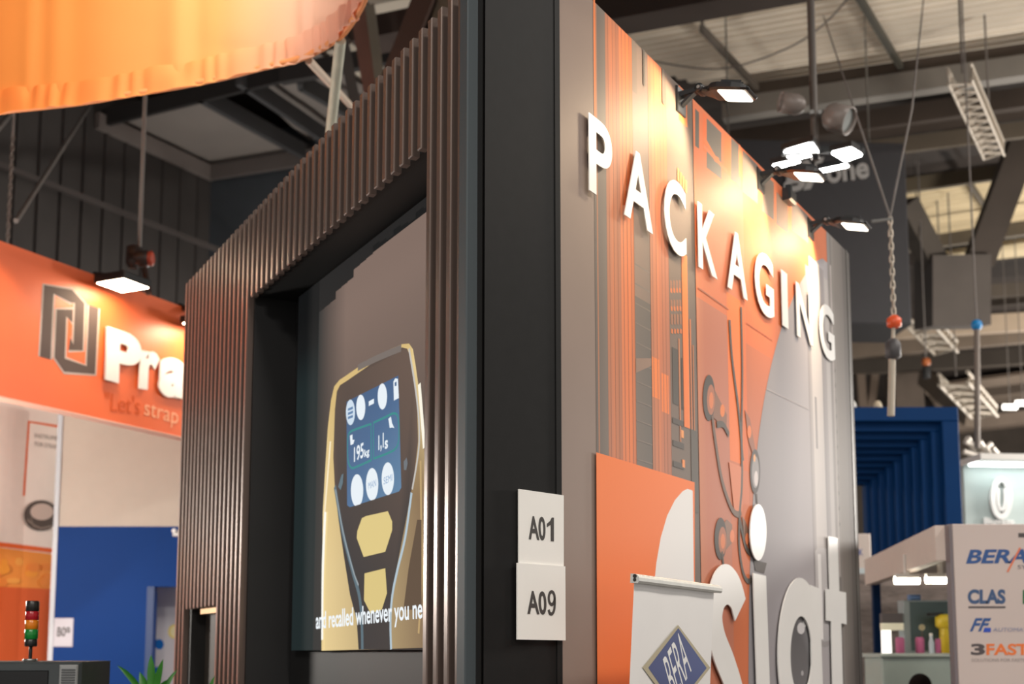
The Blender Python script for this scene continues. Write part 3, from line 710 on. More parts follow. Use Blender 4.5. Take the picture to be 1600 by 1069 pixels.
# banner leans a little forward at the top
zr = BN.px(990, 903)[1]; bl_ = BN.px(1119.5, 915)[0]
BN = Plane(BN.O - BN.n * (zr * 0.062), BN.h, 0.062)
zr = BN.px(990, 903)[1]; bl_ = BN.px(1119.5, 915)[0]; b0_ = BN.px(990, 903)[0]
roll = thing('banner_stand', 'white roll-up banner with blue diamond emblem before the printed wall', 'banner', tuple(BN.w((b0_ + bl_) / 2, 0.0)))
m_ = MB(); zlo, zhi = BN.px(990, 911)[1], BN.px(990, 896.5)[1]; hh = zhi - zlo
vs = []; prof = [(0, 0.018), (0.25, 0.022), (0.6, 0.022), (0.85, 0.016), (1.0, 0.004), (1.0, -0.010), (0.0, -0.010)]
m_.prism([BN.w(b0_ - 0.004, zlo + hh * y, o) for y, o in prof], BN.h * (bl_ - b0_ + 0.012)); rail = obj('top_rail', m_, alu, roll)
m_ = MB()
for y, o, r in ((0.75, 0.006, 0.007), (0.35, 0.006, 0.006)): m_.lathe(BN.w(b0_ - 0.0055, zlo + hh * y, o), BN.h, [(0, r), (0.003, r)], 10)
obj('rail_end_slot', m_, mat('dark_slot', rgb(38, 36, 34), 0.6), rail)
m_ = MB(); nn_ = 16; e1 = BN.px(1115, 930)[0]; vs = []; fs = []
for i in range(nn_ + 1):
    x = b0_ + 0.006 + (e1 - b0_ - 0.006) * i / nn_
    for j in range(9):
        z = 0.1 + (zlo + 0.003 - 0.1) * j / 8; vs.append(BN.w(x, z, 0.001 * math.sin(i * 0.8)))
for i in range(nn_):
    for j in range(8): fs.append([9 * i + j, 9 * i + 9 + j, 9 * i + 10 + j, 9 * i + j + 1])
m_.add(vs, fs, smooth=True); obj('banner_sheet', m_, mat('banner_white', rgb(236, 234, 232), 0.28, noise=0.02, scale=3), roll)
bp = Print(BN, 0.003, 0.0004)
bp.px([(1002.6, 1043), (1058.2, 976.5), (1108.6, 1043.5), (1055, 1112)], rgb(178, 168, 142))
bp.px([(1011.5, 1043.5), (1058.5, 981.5), (1103, 1044), (1054.5, 1106)], [rgb(72, 82, 128), rgb(76, 86, 130), rgb(80, 92, 140), rgb(66, 76, 120)])
bp.text('BERA', (1052, 1096), (1079, 1048), (1034, 1030), rgb(232, 232, 232))
obj('printed_emblem', bp.mb, INK, roll)
m_ = MB(); m_.box(BN, b0_ - 0.01, bl_ + 0.01, 0.02, 0.1, -0.07, 0.09, 0.02); obj('base_cassette', m_, alu, roll)
m_ = MB(); xm = (b0_ + bl_) / 2; m_.tube([BN.w(xm, 0.1, -0.03), BN.w(xm, zlo + hh * 0.5, -0.012)], 0.011); obj('support_pole', m_, alu, roll)
for x in (b0_ + 0.12, bl_ - 0.12):
    m_ = MB(); p = BN.w(x, 0.02); m_.beam(Vector((p.x, p.y, 0.012)) - BN.n * 0.2, Vector((p.x, p.y, 0.012)) + BN.n * 0.2, 0.04, 0.024); obj('foot', m_, alu, roll)

# ================================================================== LEFT: ORANGE STAND BEHIND
o0 = flat(at(145, 700, 11.0)); FA = Plane(o0, azim(1780))
f0, f1 = FA.px(-160, 500)[0], FA.px(400, 600)[0]
zf1 = FA.px(145, 428.5)[1]; zf0 = FA.px(145, 651.5)[1]
ost = thing('orange_stand', 'orange header stand with white lettering behind the ribbed portal', 'stand', tuple(FA.w((f0 + f1) / 2, 0)))
m_ = MB(); m_.box(FA, f0, f1, zf0, zf1, -0.12, 0); fas = obj('header_board', m_, orange_p, ost)
m_ = MB(); m_.box(FA, f0, f1, zf0 - 0.012, zf0, -0.12, 0.006); obj('header_edge', m_, mat('header_pink_edge', rgb(226, 176, 156), 0.5), ost)
# square spiral emblem drawn with flat bars
def zl(x, y): return (x / 3.054, 350 + y / 3.054)
emb = Print(FA, 0.002, 0.0006)
em_c, em_e = rgb(88, 74, 70), rgb(186, 168, 160)
sp1 = [zl(215, 640), zl(232, 312), zl(340, 345), zl(380, 378), zl(372, 590), zl(330, 572)]
sp2 = [zl(345, 440), zl(292, 425), zl(283, 640), zl(308, 675), zl(432, 698), zl(446, 395)]
for p in (sp1, sp2):
    for wd, c in ((0.155, em_e), (0.115, em_c)): emb.line(p, wd, c)
emb.text("\"Let's", zl(495, 890), zl(665, 912), zl(500, 800), rgb(214, 92, 48)); emb.text('strap', zl(683, 935), zl(845, 980), zl(690, 850), rgb(246, 178, 142))
obj('emblem', emb.mb, INK, fas)
for ch, xa, xb, yb, yb2, yt in (('P', 488, 655, 745, 790, 490), ('r', 650, 740, 788, 800, 602), ('a', 742, 886, 820, 845, 628)):
    m_ = MB(); text_px(m_, FA, ch, zl(xa, yb), zl(xb, yb2), zl(xa + 8, yt), 0.02, 0.04, bold=0.05); obj('letter', m_, white_l, fas)
# poster wall below and behind the header
q0 = flat(at(97, 800, 13.9)); PW = Plane(q0, azim(1700))
p0, p1 = PW.px(-260, 800)[0], PW.px(150, 800)[0]; zp1 = PW.px(40, 600)[1]
m_ = MB(); m_.box(PW, p0, p1, 0, zp1, -0.1, 0); pwall = obj('poster_wall', m_, mat('poster_white', rgb(238, 220, 208), 0.5, noise=0.02), ost)
pp = Print(PW, 0.002, 0.0006)
og = rgb(232, 104, 48)
pp.line([(37, 775), (45, 659), (100, 668)], 0.03, og)
pp.text('INSTRUMENTS', (54, 684), (104, 691), (54, 677), rgb(150, 140, 134)); pp.text('FOR STRAPPING', (54, 697), (104, 704), (54, 690), rgb(150, 140, 134))
pp.px([(-300, 818), (98, 868), (98, 930), (-300, 920)], rgb(240, 148, 66))
pp.line([(-300, 815), (100, 863)], 0.05, og); pp.px([(-300, 905), (100, 921), (100, 1200), (-300, 1250)], rgb(216, 96, 48))
for i in range(26):
    u = random.uniform(-60, 92); v = random.uniform(876, 912); pp.ell(u, v, random.uniform(5, 14), random.uniform(3, 9), random.choice([rgb(246, 166, 78), rgb(238, 138, 62), rgb(244, 156, 60)]), 10)
pp.ell(62, 806, 27, 24, rgb(88, 76, 70)); pp.ell(63, 800, 18, 13, rgb(206, 184, 172)); pp.line([(40, 812), (52, 822), (62, 826), (80, 822)], 0.02, rgb(140, 124, 114)); pp.line([(46, 808), (50, 824)], 0.015, rgb(130, 114, 104))
obj('poster_print', pp.mb, INK, pwall)

# partition, upper half grey and lower half blue, with a doorway
PB = Plane(flat(at(97, 900, 13.3)), (1, 0, 0))
pa = PB.px(97, 700)[0]; pz = PB.px(180, 823)[1]; pt = PB.px(120, 640)[1]; da = PB.px(239, 1000)[0]; dz = PB.px(255, 917)[1]; pe = PB.px(360, 900)[0]
par = thing('partition_wall', 'partition wall, grey above and blue below, with doorway left of the portal', 'partition', tuple(PB.w((pa + pe) / 2, 0)))
blue_m = mat('blue_wall_paint', rgb(0, 52, 118), 0.6, noise=0.04, scale=2, spec=0.15)
m_ = MB(); m_.box(PB, pa, pe, pz, pt, -0.1, 0); obj('grey_panel', m_, mat('grey_panel', rgb(190, 177, 163), 0.6, noise=0.02), par)
m_ = MB(); m_.box(PB, pa - 0.005, PB.px(239, 1000)[0], 0, pz, -0.1, 0.012); obj('blue_panel', m_, blue_m, par)
m_ = MB(); m_.box(PB, da, pe, dz, pz, -0.1, 0.012); obj('blue_panel', m_, blue_m, par)
m_ = MB(); m_.box(PB, PB.px(228, 1000)[0], da, 0, dz, 0.012, 0.016); obj('door_frame', m_, mat('dark_blue', rgb(10, 48, 100), 0.5), par)
m_ = MB(); m_.box(PB, pa - 0.05, pa, 0.9, pt, -0.12, 0.02); obj('edge_post', m_, mat('pale_blue_edge', rgb(190, 196, 202), 0.5), par)
dp = thing
m_ = MB(); m_.box(PB, da - 0.1, pe + 0.2, 0, dz + 0.1, -0.5, -0.45); dbk = obj('door_leaf', m_, mat('pale_grey_door', rgb(196, 194, 200), 0.5, noise=0.02), par)
D2 = Plane(PB.O - PB.n * 0.45, PB.h); dd = Print(D2, 0.002, 0.0006)
dd.ell(249, 1007, 7, 8, rgb(20, 100, 180)); dd.px([(238, 998), (246, 1000), (248, 1006), (243, 1006)], rgb(20, 100, 180)); dd.ell(272, 987, 9, 11, rgb(230, 210, 120)); dd.ell(273, 987, 6.5, 8.5, rgb(232, 224, 180)); dd.ell(246, 1048, 5, 6, rgb(20, 100, 180))
obj('door_print', dd.mb, INK, dbk)
# number plate on the blue wall
t = thing('number_plate', 'small pale plate reading B09 on the blue partition wall', 'sign', tuple(PB.w(PB.px(84, 1010)[0], PB.px(84, 1010)[1], 0.012)))
m_ = MB(); a0, b0 = PB.px(84, 1011); a1, b1 = PB.px(116, 966); m_.box(PB, a0, a1, b0, b1, 0.0125, 0.022, 0.004); obj('plate', m_, mat('grey_white_plate', rgb(190, 188, 196), 0.5), t)
m_ = MB(); text_px(m_, PB, 'B09', (90, 995), (110, 995), (91, 980), 0.0225, 0.0235, bold=0.02); obj('lettering', m_, text_d, t)
t = thing('wall_camera', 'small white camera near the top of the blue wall beside the portal', 'camera', tuple(PB.w(*PB.px(276, 836), 0.012)))
m_ = MB(); a, b = PB.px(276, 834); m_.box(PB, a - 0.03, a + 0.04, b - 0.03, b + 0.02, 0.0125, 0.05, 0.008); obj('body', m_, white_p, t)
m_ = MB(); m_.lathe(PB.w(a - 0.0, b + 0.02, 0.05), PB.n, [(0, 0.02), (0.06, 0.024), (0.07, 0.018)], 12); obj('lens_tube', m_, white_p, t)

# floodlight over the orange header
def box_flood(P, u, v, w_, l_, label, out=0.28):
    a, b = P.px(u, v, out); t = thing('floodlight', label, 'floodlight', tuple(P.w(a, zf1, -0.05)))
    m_ = MB(); m_.box(P, a - w_ / 2, a + w_ / 2, b, b + 0.07, out - l_ / 2, out + l_ / 2, 0.01); obj('housing', m_, lamp_b, t)
    m_ = MB(); c = [P.w(a - w_ * .45, b - 0.004, out - l_ * .44), P.w(a + w_ * .45, b - 0.004, out - l_ * .44), P.w(a + w_ * .45, b - 0.004, out + l_ * .44), P.w(a - w_ * .45, b - 0.004, out + l_ * .44)]
    m_.prism(c, (0, 0, 0.004)); obj('glass', m_, mat('lamp_glow_header', (1, 1, 1), 0.4, emit=(1.0, 0.80, 0.56), estr=52), t)
    m_ = MB(); m_.beam(P.w(a, b + 0.06, out), P.w(a, zf1 + 0.02, -0.05), 0.05, 0.05); obj('arm', m_, lamp_b, t); return t, a, b
fl, a, b = box_flood(FA, 192, 446, 0.34, 0.34, 'black floodlight over the white lettering on the orange header')
box_flood(FA, 322, 508, 0.34, 0.34, 'black floodlight on orange header partly behind the ribbed portal')
box_flood(FA, -62, 362, 0.34, 0.34, 'black floodlight on the orange header beyond the left picture edge')
# hoist motor hanging on a cable above that header
hp = at(218, 400, 11.3)
t = thing('chain_hoist', 'black hoist with red ends hanging above the orange header', 'hoist', tuple(hp))
m_ = MB(); m_.tube([at(218, 386, 11.3), Vector((hp.x, hp.y, 10.58))], 0.02, 8); obj('cable', m_, mat('grey_cable', rgb(120, 118, 116), 0.6), t)
m_ = MB(); m_.lathe(at(204, 404, 11.3), (1, 0, 0), [(0, 0.05), (0.01, 0.075), (0.16, 0.075), (0.17, 0.05)], 16); m_.lathe(at(208, 420, 11.3), (0, 0, 1), [(0, 0.04), (0.05, 0.07), (0.2, 0.07), (0.22, 0.03)], 14); obj('motor_body', m_, mat('hoist_black', rgb(52, 44, 42), 0.4), t)
m_ = MB(); m_.lathe(at(226, 404, 11.3), (1, 0, 0), [(0, 0.055), (0.07, 0.07), (0.08, 0.05)], 14); m_.lathe(at(212, 408, 11.28), (0, 0, 1), [(-0.03, 0.03), (0.02, 0.045)], 12); obj('red_cap', m_, mat('dull_red', rgb(178, 74, 52), 0.45), t)
m_ = MB(); m_.tube([at(226, 420, 11.3), at(232, 458, 11.2)], 0.03, 8); obj('hook_bar', m_, mat('hoist_black', rgb(52, 44, 42), 0.4), t)
# chain and cords over the orange header
def rope(name, label, pts, r, m, cat='rope', group=None):
    m_ = MB(); m_.tube(pts, r, 8); return tag(obj(name, m_, m, None), label, cat, group)
grey_rope = mat('grey_rope', rgb(118, 112, 108), 0.7, noise=0.1); pale_rope = mat('pale_rope', rgb(196, 196, 178), 0.7, noise=0.1)
p = at(30, 386, 12.2)
def link_mesh(c, rot):
    m_ = MB(); pts = []
    for k_ in range(12):
        t_ = 2 * math.pi * k_ / 12; x = 0.016 * math.cos(t_); z = 0.026 * math.sin(t_) + (0.012 if math.sin(t_) > 0 else -0.012)
        pts.append(Vector(c) + (Vector((x, 0, z)) if rot == 0 else Vector((0, x, z))))
    m_.tube(pts, 0.0095, 6, closed=True); return m_
def chain(label, top, n, m, scale=1.0, extra=None):
    t = thing('hoist_chain', label, 'chain', tuple(top)); protos_ = {}
    for i in range(n):
        c = Vector(top) - Vector((0, 0, 0.060 * scale * i)); r_ = i % 2
        if r_ not in protos_:
            m_ = link_mesh((0, 0, 0), r_); m_.v = [v * scale + c for v in m_.v]; protos_[r_] = obj('chain_link', m_, m, t)
        else: copy_part(protos_[r_], t, c)
    return t
chain_m = mat('zinc_chain', rgb(182, 172, 158), 0.4, metal=0.5, noise=0.1)
cl = chain('grey chain hanging behind the orange header at the left edge', at(20, 215, 12.4), 24, mat('dull_chain', rgb(120, 112, 106), 0.5, metal=0.4), 0.85)
m_ = MB(); tp = at(20, 215, 12.4); m_.tube([Vector((tp.x, tp.y, 10.6)), tp], 0.014, 6); obj('hanging_wire', m_, grey_rope, cl)
q = at(25, 345, 12.4); rope('stay_cord', 'grey slanting cord left of the roof panel', [onz(150, 150, 10.58), q], 0.026, grey_rope)
rope('stay_cord', 'short grey cord at the left edge under the orange fabric', [onz(40, 150, 10.6), at(-30, 232, 12.4)], 0.035, grey_rope)
m_ = MB(); m_.beam(at(-20, 250, 17), at(340, 390, 20), 0.07, 0.07); tag(obj('cable_tray', m_, bmat(78, 72, 70), None), 'thin dark rail along the dark hall wall', 'rail')

# stack light machine at the lower left
MC = Plane(flat(at(127, 1050, 6.0)), Vector((1, 0.12, 0)))
mz = MC.px(120, 1034)[1]
mach = thing('machine_cabinet', 'dark machine cabinet with screen and vent at the lower left', 'machine', tuple(MC.w(-0.4, 0)))
mg = mat('machine_grey', rgb(62, 68, 70), 0.5, noise=0.08)
m_ = MB(); m_.box(MC, -0.95, 0, 0, mz, -0.7, 0, 0.012); obj('body', m_, mg, mach)
a0 = MC.px(76, 1055)[0]
m_ = MB(); m_.box(MC, -0.93, a0, mz - 0.5, MC.px(40, 1048)[1], 0.0, 0.006, 0.003); obj('display', m_, mat('display_black', rgb(10, 11, 13), 0.25), mach)
v0, v1 = MC.px(93, 1055)[0], MC.px(122, 1055)[0]; vz = MC.px(108, 1039)[1]
m_ = MB(); m_.box(MC, v0, v1, vz - 0.28, vz, 0.0, 0.014, 0.006); vt = obj('vent_panel', m_, mat('vent_grey', rgb(150, 152, 152), 0.4, noise=0.05), mach)
pv = None
for i in range(22):
    z = vz - 0.022 - i * 0.0118
    if pv is None: m_ = MB(); m_.box(MC, v0 + 0.012, v1 - 0.010, z - 0.003, z + 0.003, 0.014, 0.019); pv = obj('vent_slat', m_, mat('vent_dark', rgb(86, 88, 90), 0.5), vt)
    else: copy_part(pv, vt, WORLD[pv.name] - Vector((0, 0, i * 0.0118)))
sb = MC.px(47, 1034, -0.2); base = MC.w(sb[0], mz, -0.2)
sl = thing('stack_light', 'signal tower with black, red, amber and green segments on the machine cabinet', 'signal light', tuple(base))
def seg(name, z0, z1, r, m, cham=0.003):
    m_ = MB(); m_.lathe(base + Vector((0, 0, z0)), (0, 0, 1), [(0, r - cham), (cham, r), (z1 - z0 - cham, r), (z1 - z0, r - cham)], 20); obj(name, m_, m, sl)
blk = mat('stack_black', rgb(36, 34, 32), 0.35)
H = 0.288
seg('base_flange', 0, 0.012, 0.034, steel); seg('stem', 0.012, 0.075, 0.0085, blk); seg('collar', 0.07, 0.105, 0.029, blk)
seg('green_segment', 0.105, 0.152, 0.031, mat('green_lens', rgb(24, 130, 52), 0.25)); seg('amber_segment', 0.152, 0.196, 0.031, mat('amber_lens', rgb(226, 128, 24), 0.25))
seg('red_segment', 0.196, 0.238, 0.031, mat('red_lens', rgb(176, 26, 38), 0.25)); seg('top_cap', 0.238, 0.288, 0.031, blk)

# plants in front of the portal
def plant(label, u, v, Y, leaves, zc, potr=0.16):
    c = flat(at(u, v, Y)); t = thing('potted_plant', label, 'plant', (c.x, c.y, 0))
    m_ = MB(); m_.lathe((c.x, c.y, 0), (0, 0, 1), [(0, potr * .75), (0.02, potr * .8), (0.9, potr), (0.93, potr), (0.93, potr * .88), (0.88, potr * .86)], 20); obj('pot', m_, mat('pot_grey', rgb(70, 68, 66), 0.5, noise=0.08), t)
    m_ = MB(); m_.lathe((c.x, c.y, 0.86), (0, 0, 1), [(0, potr * .86), (0.03, potr * .8)], 16); obj('soil', m_, mat('soil', rgb(52, 40, 32), 0.9, noise=0.3, scale=40), t)
    m_ = MB(); m_.tube([(c.x, c.y, 0.86), (c.x, c.y, zc)], 0.018, 8); obj('stem', m_, mat('stem_green', rgb(84, 100, 52), 0.7), t)
    lm = mat('leaf_green', rgb(58, 130, 44), 0.42, noise=0.35, scale=5)
    for (ub, vb, ut, vt_, wd, bend, ym) in leaves:
        A = at(ub, vb, Y + ym * 0.2); B = at(ut, vt_, Y + ym); mid = (A + B) / 2 + Vector((0, -0.02, bend)); vs = []; fs = []
        side = (B - A).cross(Vector((0, 1, 0.2))).normalized()
        for i in range(9):
            s = i / 8; p_ = A * (1 - s) ** 2 + mid * 2 * s * (1 - s) + B * s * s; wv = wd * (math.sin(math.pi * min(1, s * 0.9 + 0.12)) ** 0.8) * (1 if i < 8 else 0.08)
            vs += [p_ - side * wv, p_ + Vector((0, 0.25 * wv + 0.002, -0.1 * wv)), p_ + side * wv]
        for i in range(8):
            for j in (0, 1): fs.append([3 * i + j, 3 * i + j + 1, 3 * i + j + 4, 3 * i + j + 3])
        m2 = MB(); m2.add(vs, fs, smooth=True); lf = obj('leaf', m2, lm, t)
plant('leafy green plant in a pot left of the ribbed portal', 240, 1080, 6.6,
      [(232, 1100, 183, 1040, 0.016, 0.05, 0), (238, 1105, 236, 1023, 0.022, 0.05, 0), (240, 1100, 255, 1030, 0.018, 0.04, -0.05), (236, 1110, 218, 1050, 0.026, 0.03, 0.05),
       (244, 1110, 278, 1046, 0.012, 0.05, 0.05), (240, 1110, 262, 1062, 0.02, 0.04, -0.1), (236, 1112, 205, 1085, 0.02, 0.05, -0.1), (240, 1112, 290, 1092, 0.02, 0.05, 0.1)], at(240, 1108, 6.6).z)
plant('small green plant before the dark niche of the portal', 322, 1090, 7.0,
      [(320, 1110, 336, 1056, 0.012, 0.04, 0), (320, 1110, 312, 1072, 0.012, 0.04, 0), (322, 1112, 345, 1078, 0.014, 0.03, 0.05)], at(322, 1110, 7.0).z, 0.12)

# ================================================================== ORANGE FABRIC RING OVERHEAD
hem = [(-260, 225, 5.6), (-120, 203, 5.6), (0, 181, 5.6), (60, 174, 5.6), (130, 166, 5.6), (200, 154, 5.6), (280, 141, 5.6), (350, 127, 5.6), (410, 112, 5.6), (463, 100, 5.6), (500, 84, 5.6), (532, 63, 5.6), (552, 38, 5.6), (567, 12, 5.6), (574, -14, 5.6), (578, -60, 5.6)]
hp_ = smooth([onz(u, v, z) for u, v, z in hem], 24)
fabm = bpy.data.materials.new('orange_fabric'); fabm.use_nodes = True; nt = fabm.node_tree; b = nt.nodes['Principled BSDF']; b.inputs['Roughness'].default_value = 0.75
vc = nt.nodes.new('ShaderNodeVertexColor'); vc.layer_name = 'ink'; nt.links.new(vc.outputs[0], b.inputs['Base Color'])
tr = nt.nodes.new('ShaderNodeBsdfTranslucent'); nt.links.new(vc.outputs[0], tr.inputs[0]); mx = nt.nodes.new('ShaderNodeMixShader'); mx.inputs[0].default_value = 0.35
nt.links.new(b.outputs[0], mx.inputs[1]); nt.links.new(tr.outputs[0], mx.inputs[2]); nt.links.new(mx.outputs[0], nt.nodes['Material Output'].inputs[0])
cen = Vector((-3.2, 4.6, 0))
fab = thing('fabric_ring', 'large hanging orange fabric ring at the upper left', 'banner', tuple(flat(hp_[len(hp_) // 2]) + Vector((0, 0, 5.6))))
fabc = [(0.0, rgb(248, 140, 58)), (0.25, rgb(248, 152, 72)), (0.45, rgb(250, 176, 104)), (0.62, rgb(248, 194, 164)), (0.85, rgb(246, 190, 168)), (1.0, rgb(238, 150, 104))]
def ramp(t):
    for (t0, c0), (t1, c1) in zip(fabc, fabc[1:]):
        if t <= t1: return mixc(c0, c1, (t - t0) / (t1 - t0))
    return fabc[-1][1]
def skin(z0, z1, nz_, amp, off, ta, tb_, name, parent):
    m_ = MB(); vs = []; cols = []; fs = []; n = len(hp_)
    idx_ = [i for i in range(n) if ta <= i / (n - 1) <= tb_ + 1e-6]
    for i in idx_:
        p_ = hp_[i]; t_ = hp_[min(i + 1, n - 1)] - hp_[max(i - 1, 0)]; nn = Vector((t_.y, -t_.x, 0)).normalized()
        for j in range(nz_ + 1):
            f_ = j / nz_; z = z0 + (z1 - z0) * f_
            q_ = i * 0.5; wv = amp * (math.sin(q_ * 0.21 + 2.1 * math.sin(q_ * 0.083) + 1.5 * f_) + 0.5 * math.sin(q_ * 0.47 + 1.9 * math.sin(q_ * 0.17) + 2 * f_) + (0.6 * math.sin(q_ * 1.13 + 2 * math.sin(q_ * 0.31)) if nz_ == 3 else 0))
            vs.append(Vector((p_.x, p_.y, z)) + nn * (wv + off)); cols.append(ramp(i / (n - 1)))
    for a in range(len(idx_) - 1):
        for j in range(nz_): k_ = a * (nz_ + 1) + j; fs.append([k_, k_ + nz_ + 1, k_ + nz_ + 2, k_ + 1])
    m_.add(vs, fs, cols, smooth=True); return obj(name, m_, fabm, parent)
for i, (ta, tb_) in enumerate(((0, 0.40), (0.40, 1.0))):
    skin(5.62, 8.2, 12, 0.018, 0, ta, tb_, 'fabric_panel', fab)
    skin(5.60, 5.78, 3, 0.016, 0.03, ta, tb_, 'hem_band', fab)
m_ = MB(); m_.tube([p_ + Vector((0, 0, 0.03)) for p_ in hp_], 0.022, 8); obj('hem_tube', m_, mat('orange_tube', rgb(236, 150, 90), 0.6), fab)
m_ = MB(); m_.tube([Vector((p_.x, p_.y, 8.2)) for p_ in hp_], 0.025, 8); obj('top_tube', m_, alu, fab)
for i in (60, 160, 240, 300):
    m_ = MB(); m_.tube([Vector((hp_[i].x, hp_[i].y, 8.2)), Vector((hp_[i].x, hp_[i].y, 10.6))], 0.008, 6); obj('hanging_wire', m_, steel, fab)
rope('tie_rope', 'pale rope from fabric hem down behind the ribbed portal', [onz(532, 63, 5.62), at(506, 300, 9.5)], 0.035, pale_rope, group='pale ropes under the fabric hem')
rope('tie_rope', 'pale slanting rope below the fabric hem crossing another rope', [onz(482, 94, 5.62), at(545, 162, 10.2), at(560, 180, 10.6)], 0.028, mat('peach_rope', rgb(206, 188, 170), 0.7), group='pale ropes under the fabric hem')
# lamp lighting the inside of the fabric ring
lp = bpy.data.lights.new('fabric_spot', 'SPOT'); lp.energy = 950; lp.color = (1, 0.93, 0.85); lp.spot_size = math.radians(80); lp.spot_blend = 0.9; lp.shadow_soft_size = 0.15
lo = bpy.data.objects.new('fabric_spot', lp); C.objects.link(lo); lo.location = (-1.7, 5.4, 7.6)
lo.rotation_euler = (at(120, 20, 8.7) - Vector(lo.location)).to_track_quat('-Z', 'Y').to_euler()

# ================================================================== RIGHT: HANGING SIGN, LAMPS, CHAIN
SG = Plane(flat(at(1420, 400, 16)), (1, 0.06, 0))
sg0, sg1 = SG.px(1120, 400)[0], SG.px(1421, 400)[0]; sgz0, sgz1 = SG.px(1380, 506)[1], SG.px(1380, 222)[1]
hs = thing('hanging_sign', 'large dark hanging sign with grey lettering behind the floodlights', 'sign', tuple(SG.w((sg0 + sg1) / 2, sgz1)))
m_ = MB(); m_.box(SG, sg0, sg1, sgz0, sgz1, -1.0, 0, 0.02); obj('sign_box', m_, mat('sign_dark', rgb(44, 43, 46), 0.7, noise=0.05), hs)
m_ = MB(); text_px(m_, SG, 'gy', (1224, 303), (1290, 292), (1221, 258), 0.01, 0.04, bold=0.03); text_px(m_, SG, 'one', (1291, 288), (1357, 279), (1289, 264), 0.01, 0.04, bold=0.03)
obj('lettering', m_, mat('sign_grey_letter', rgb(150, 148, 146), 0.6), hs)
for x in (sg0 + 0.3, sg1 - 0.3):
    m_ = MB(); m_.tube([SG.w(x, sgz1, -0.5), SG.w(x, 10.55, -0.5)], 0.012, 6); obj('hanging_wire', m_, steel, hs)

rope('sagging_wire', 'thin sagging wire under the pale corrugated roof beside the lamp pole', smooth([onz(1000, 92, 9.9), onz(1120, 108, 9.75), onz(1220, 80, 9.75), onz(1285, 40, 9.9), onz(1340, -20, 10.3)], 6), 0.012, grey_rope, 'wire')
# pole with floodlight cluster and spot cans
YP = 10.0
pole = thing('lamp_pole', 'dark pole from the roof carrying clustered floodlights and spot cans', 'lamp pole', tuple(at(1274, 262, YP)))
pt0 = at(1274, 250, YP); pm = mat('pole_brown', rgb(86, 78, 72), 0.5, noise=0.08)
m_ = MB(); m_.tube([pt0, Vector((pt0.x, pt0.y, 10.6))], 0.032, 12); obj('pole', m_, pm, pole)
m_ = MB(); m_.beam(at(1222, 238, YP), at(1346, 232, YP), 0.05, 0.05); m_.beam(at(1274, 244, YP - 0.25), at(1274, 244, YP + 0.3), 0.05, 0.05); obj('cross_bar', m_, lamp_b, pole)
FP = Plane((0, YP, 0), (1, 0, 0))
def head(q, z, glow=lamp_c):
    pts = [onz(u, v, z) for u, v in q]; c = sum(pts, Vector()) / 4
    m_ = MB(); m_.prism([c + (p - c) * 1.12 + Vector((0, 0, 0.006)) for p in pts], (0, 0, 0.05)); hd = obj('flood_head', m_, lamp_b, pole)
    rd = []
    for i in range(4):
        p0, p1, p2 = pts[i - 1], pts[i], pts[(i + 1) % 4]; rd += [p1.lerp(p0, 0.12), p1.lerp(p2, 0.12)]
    m_ = MB(); m_.prism(rd, (0, 0, 0.005)); obj('glow_panel', m_, glow, hd)
zc0 = at(1260, 240, YP).z
head([(1224, 236), (1269, 223), (1281, 241), (1235, 252)], zc0); head([(1297, 239), (1330, 231), (1349, 243), (1321, 253)], zc0)
head([(1206, 258), (1245, 250), (1251, 254), (1218, 263)], zc0 - 0.03); head([(1279, 266), (1322, 257), (1327, 261), (1284, 270)], zc0 - 0.03)
def can(cu, cv, Y, dirv, r, ln, m):
    c = at(cu, cv, Y); m_ = MB(); m_.lathe(c, dirv, [(0, r * .55), (0.02, r * .8), (ln * .3, r), (ln, r), (ln, r * .9), (ln - 0.03, r * .85)], 22); cn = obj('spot_can', m_, m, pole)
    m_ = MB(); m_.lathe(c + Vector(dirv).normalized() * (ln - 0.028), dirv, [(0, r * .84), (0.004, r * .84)], 22); obj('lens', m_, mat('lens_grey', rgb(120, 124, 122), 0.3), cn)
can(1256, 166, YP, (-1, -0.15, 0.12), 0.085, 0.2, mat('can_grey', rgb(132, 122, 116), 0.4)); can(1290, 180, YP, (0.75, -0.5, -0.45), 0.115, 0.22, mat('can_grey', rgb(132, 122, 116), 0.4))
m_ = MB()
for du in (-6, 6): m_.lathe(at(1274 + du, 176, YP - 0.06), (0, -1, 0), [(0, 0.018), (0.02, 0.018)], 10)
obj('clamp_bolt', m_, steel, pole)

# chain hoist on the right
ch_t = at(1391, 345, 9.0)
chn = chain('pale zinc chain with orange hook block hanging above the blue arch', ch_t, 15, chain_m, 0.8)
m_ = MB(); c = at(1397, 503, 9.0); m_.lathe(c, (0, 0, 1), [(-0.045, 0.03), (-0.03, 0.052), (0.02, 0.052), (0.045, 0.025)], 16); obj('orange_hook_block', m_, mat('hook_orange', rgb(232, 92, 48), 0.4), chn)
m_ = MB(); m_.tube([at(1396, 512, 9.0), at(1394, 560, 9.0)], 0.014, 8); m_.tube([at(1394, 556, 9.0), at(1392, 650, 9.0)], 0.026, 8); obj('load_bar', m_, mat('pale_bar', rgb(186, 176, 160), 0.5), chn)
m_ = MB(); m_.lathe(at(1396, 562, 9.0), (0, 0, 1), [(0, 0.03), (0.02, 0.055), (0.12, 0.055), (0.15, 0.03)], 14); obj('load_hook', m_, mat('hook_grey', rgb(74, 72, 74), 0.5), chn)
rope('bridle_cord', 'grey bridle cord from upper left down to the pale chain', [onz(1285, 20, 10.55), at(1348, 210, 9.0), ch_t + Vector((0, 0, 0.03))], 0.008, grey_rope, group=None)
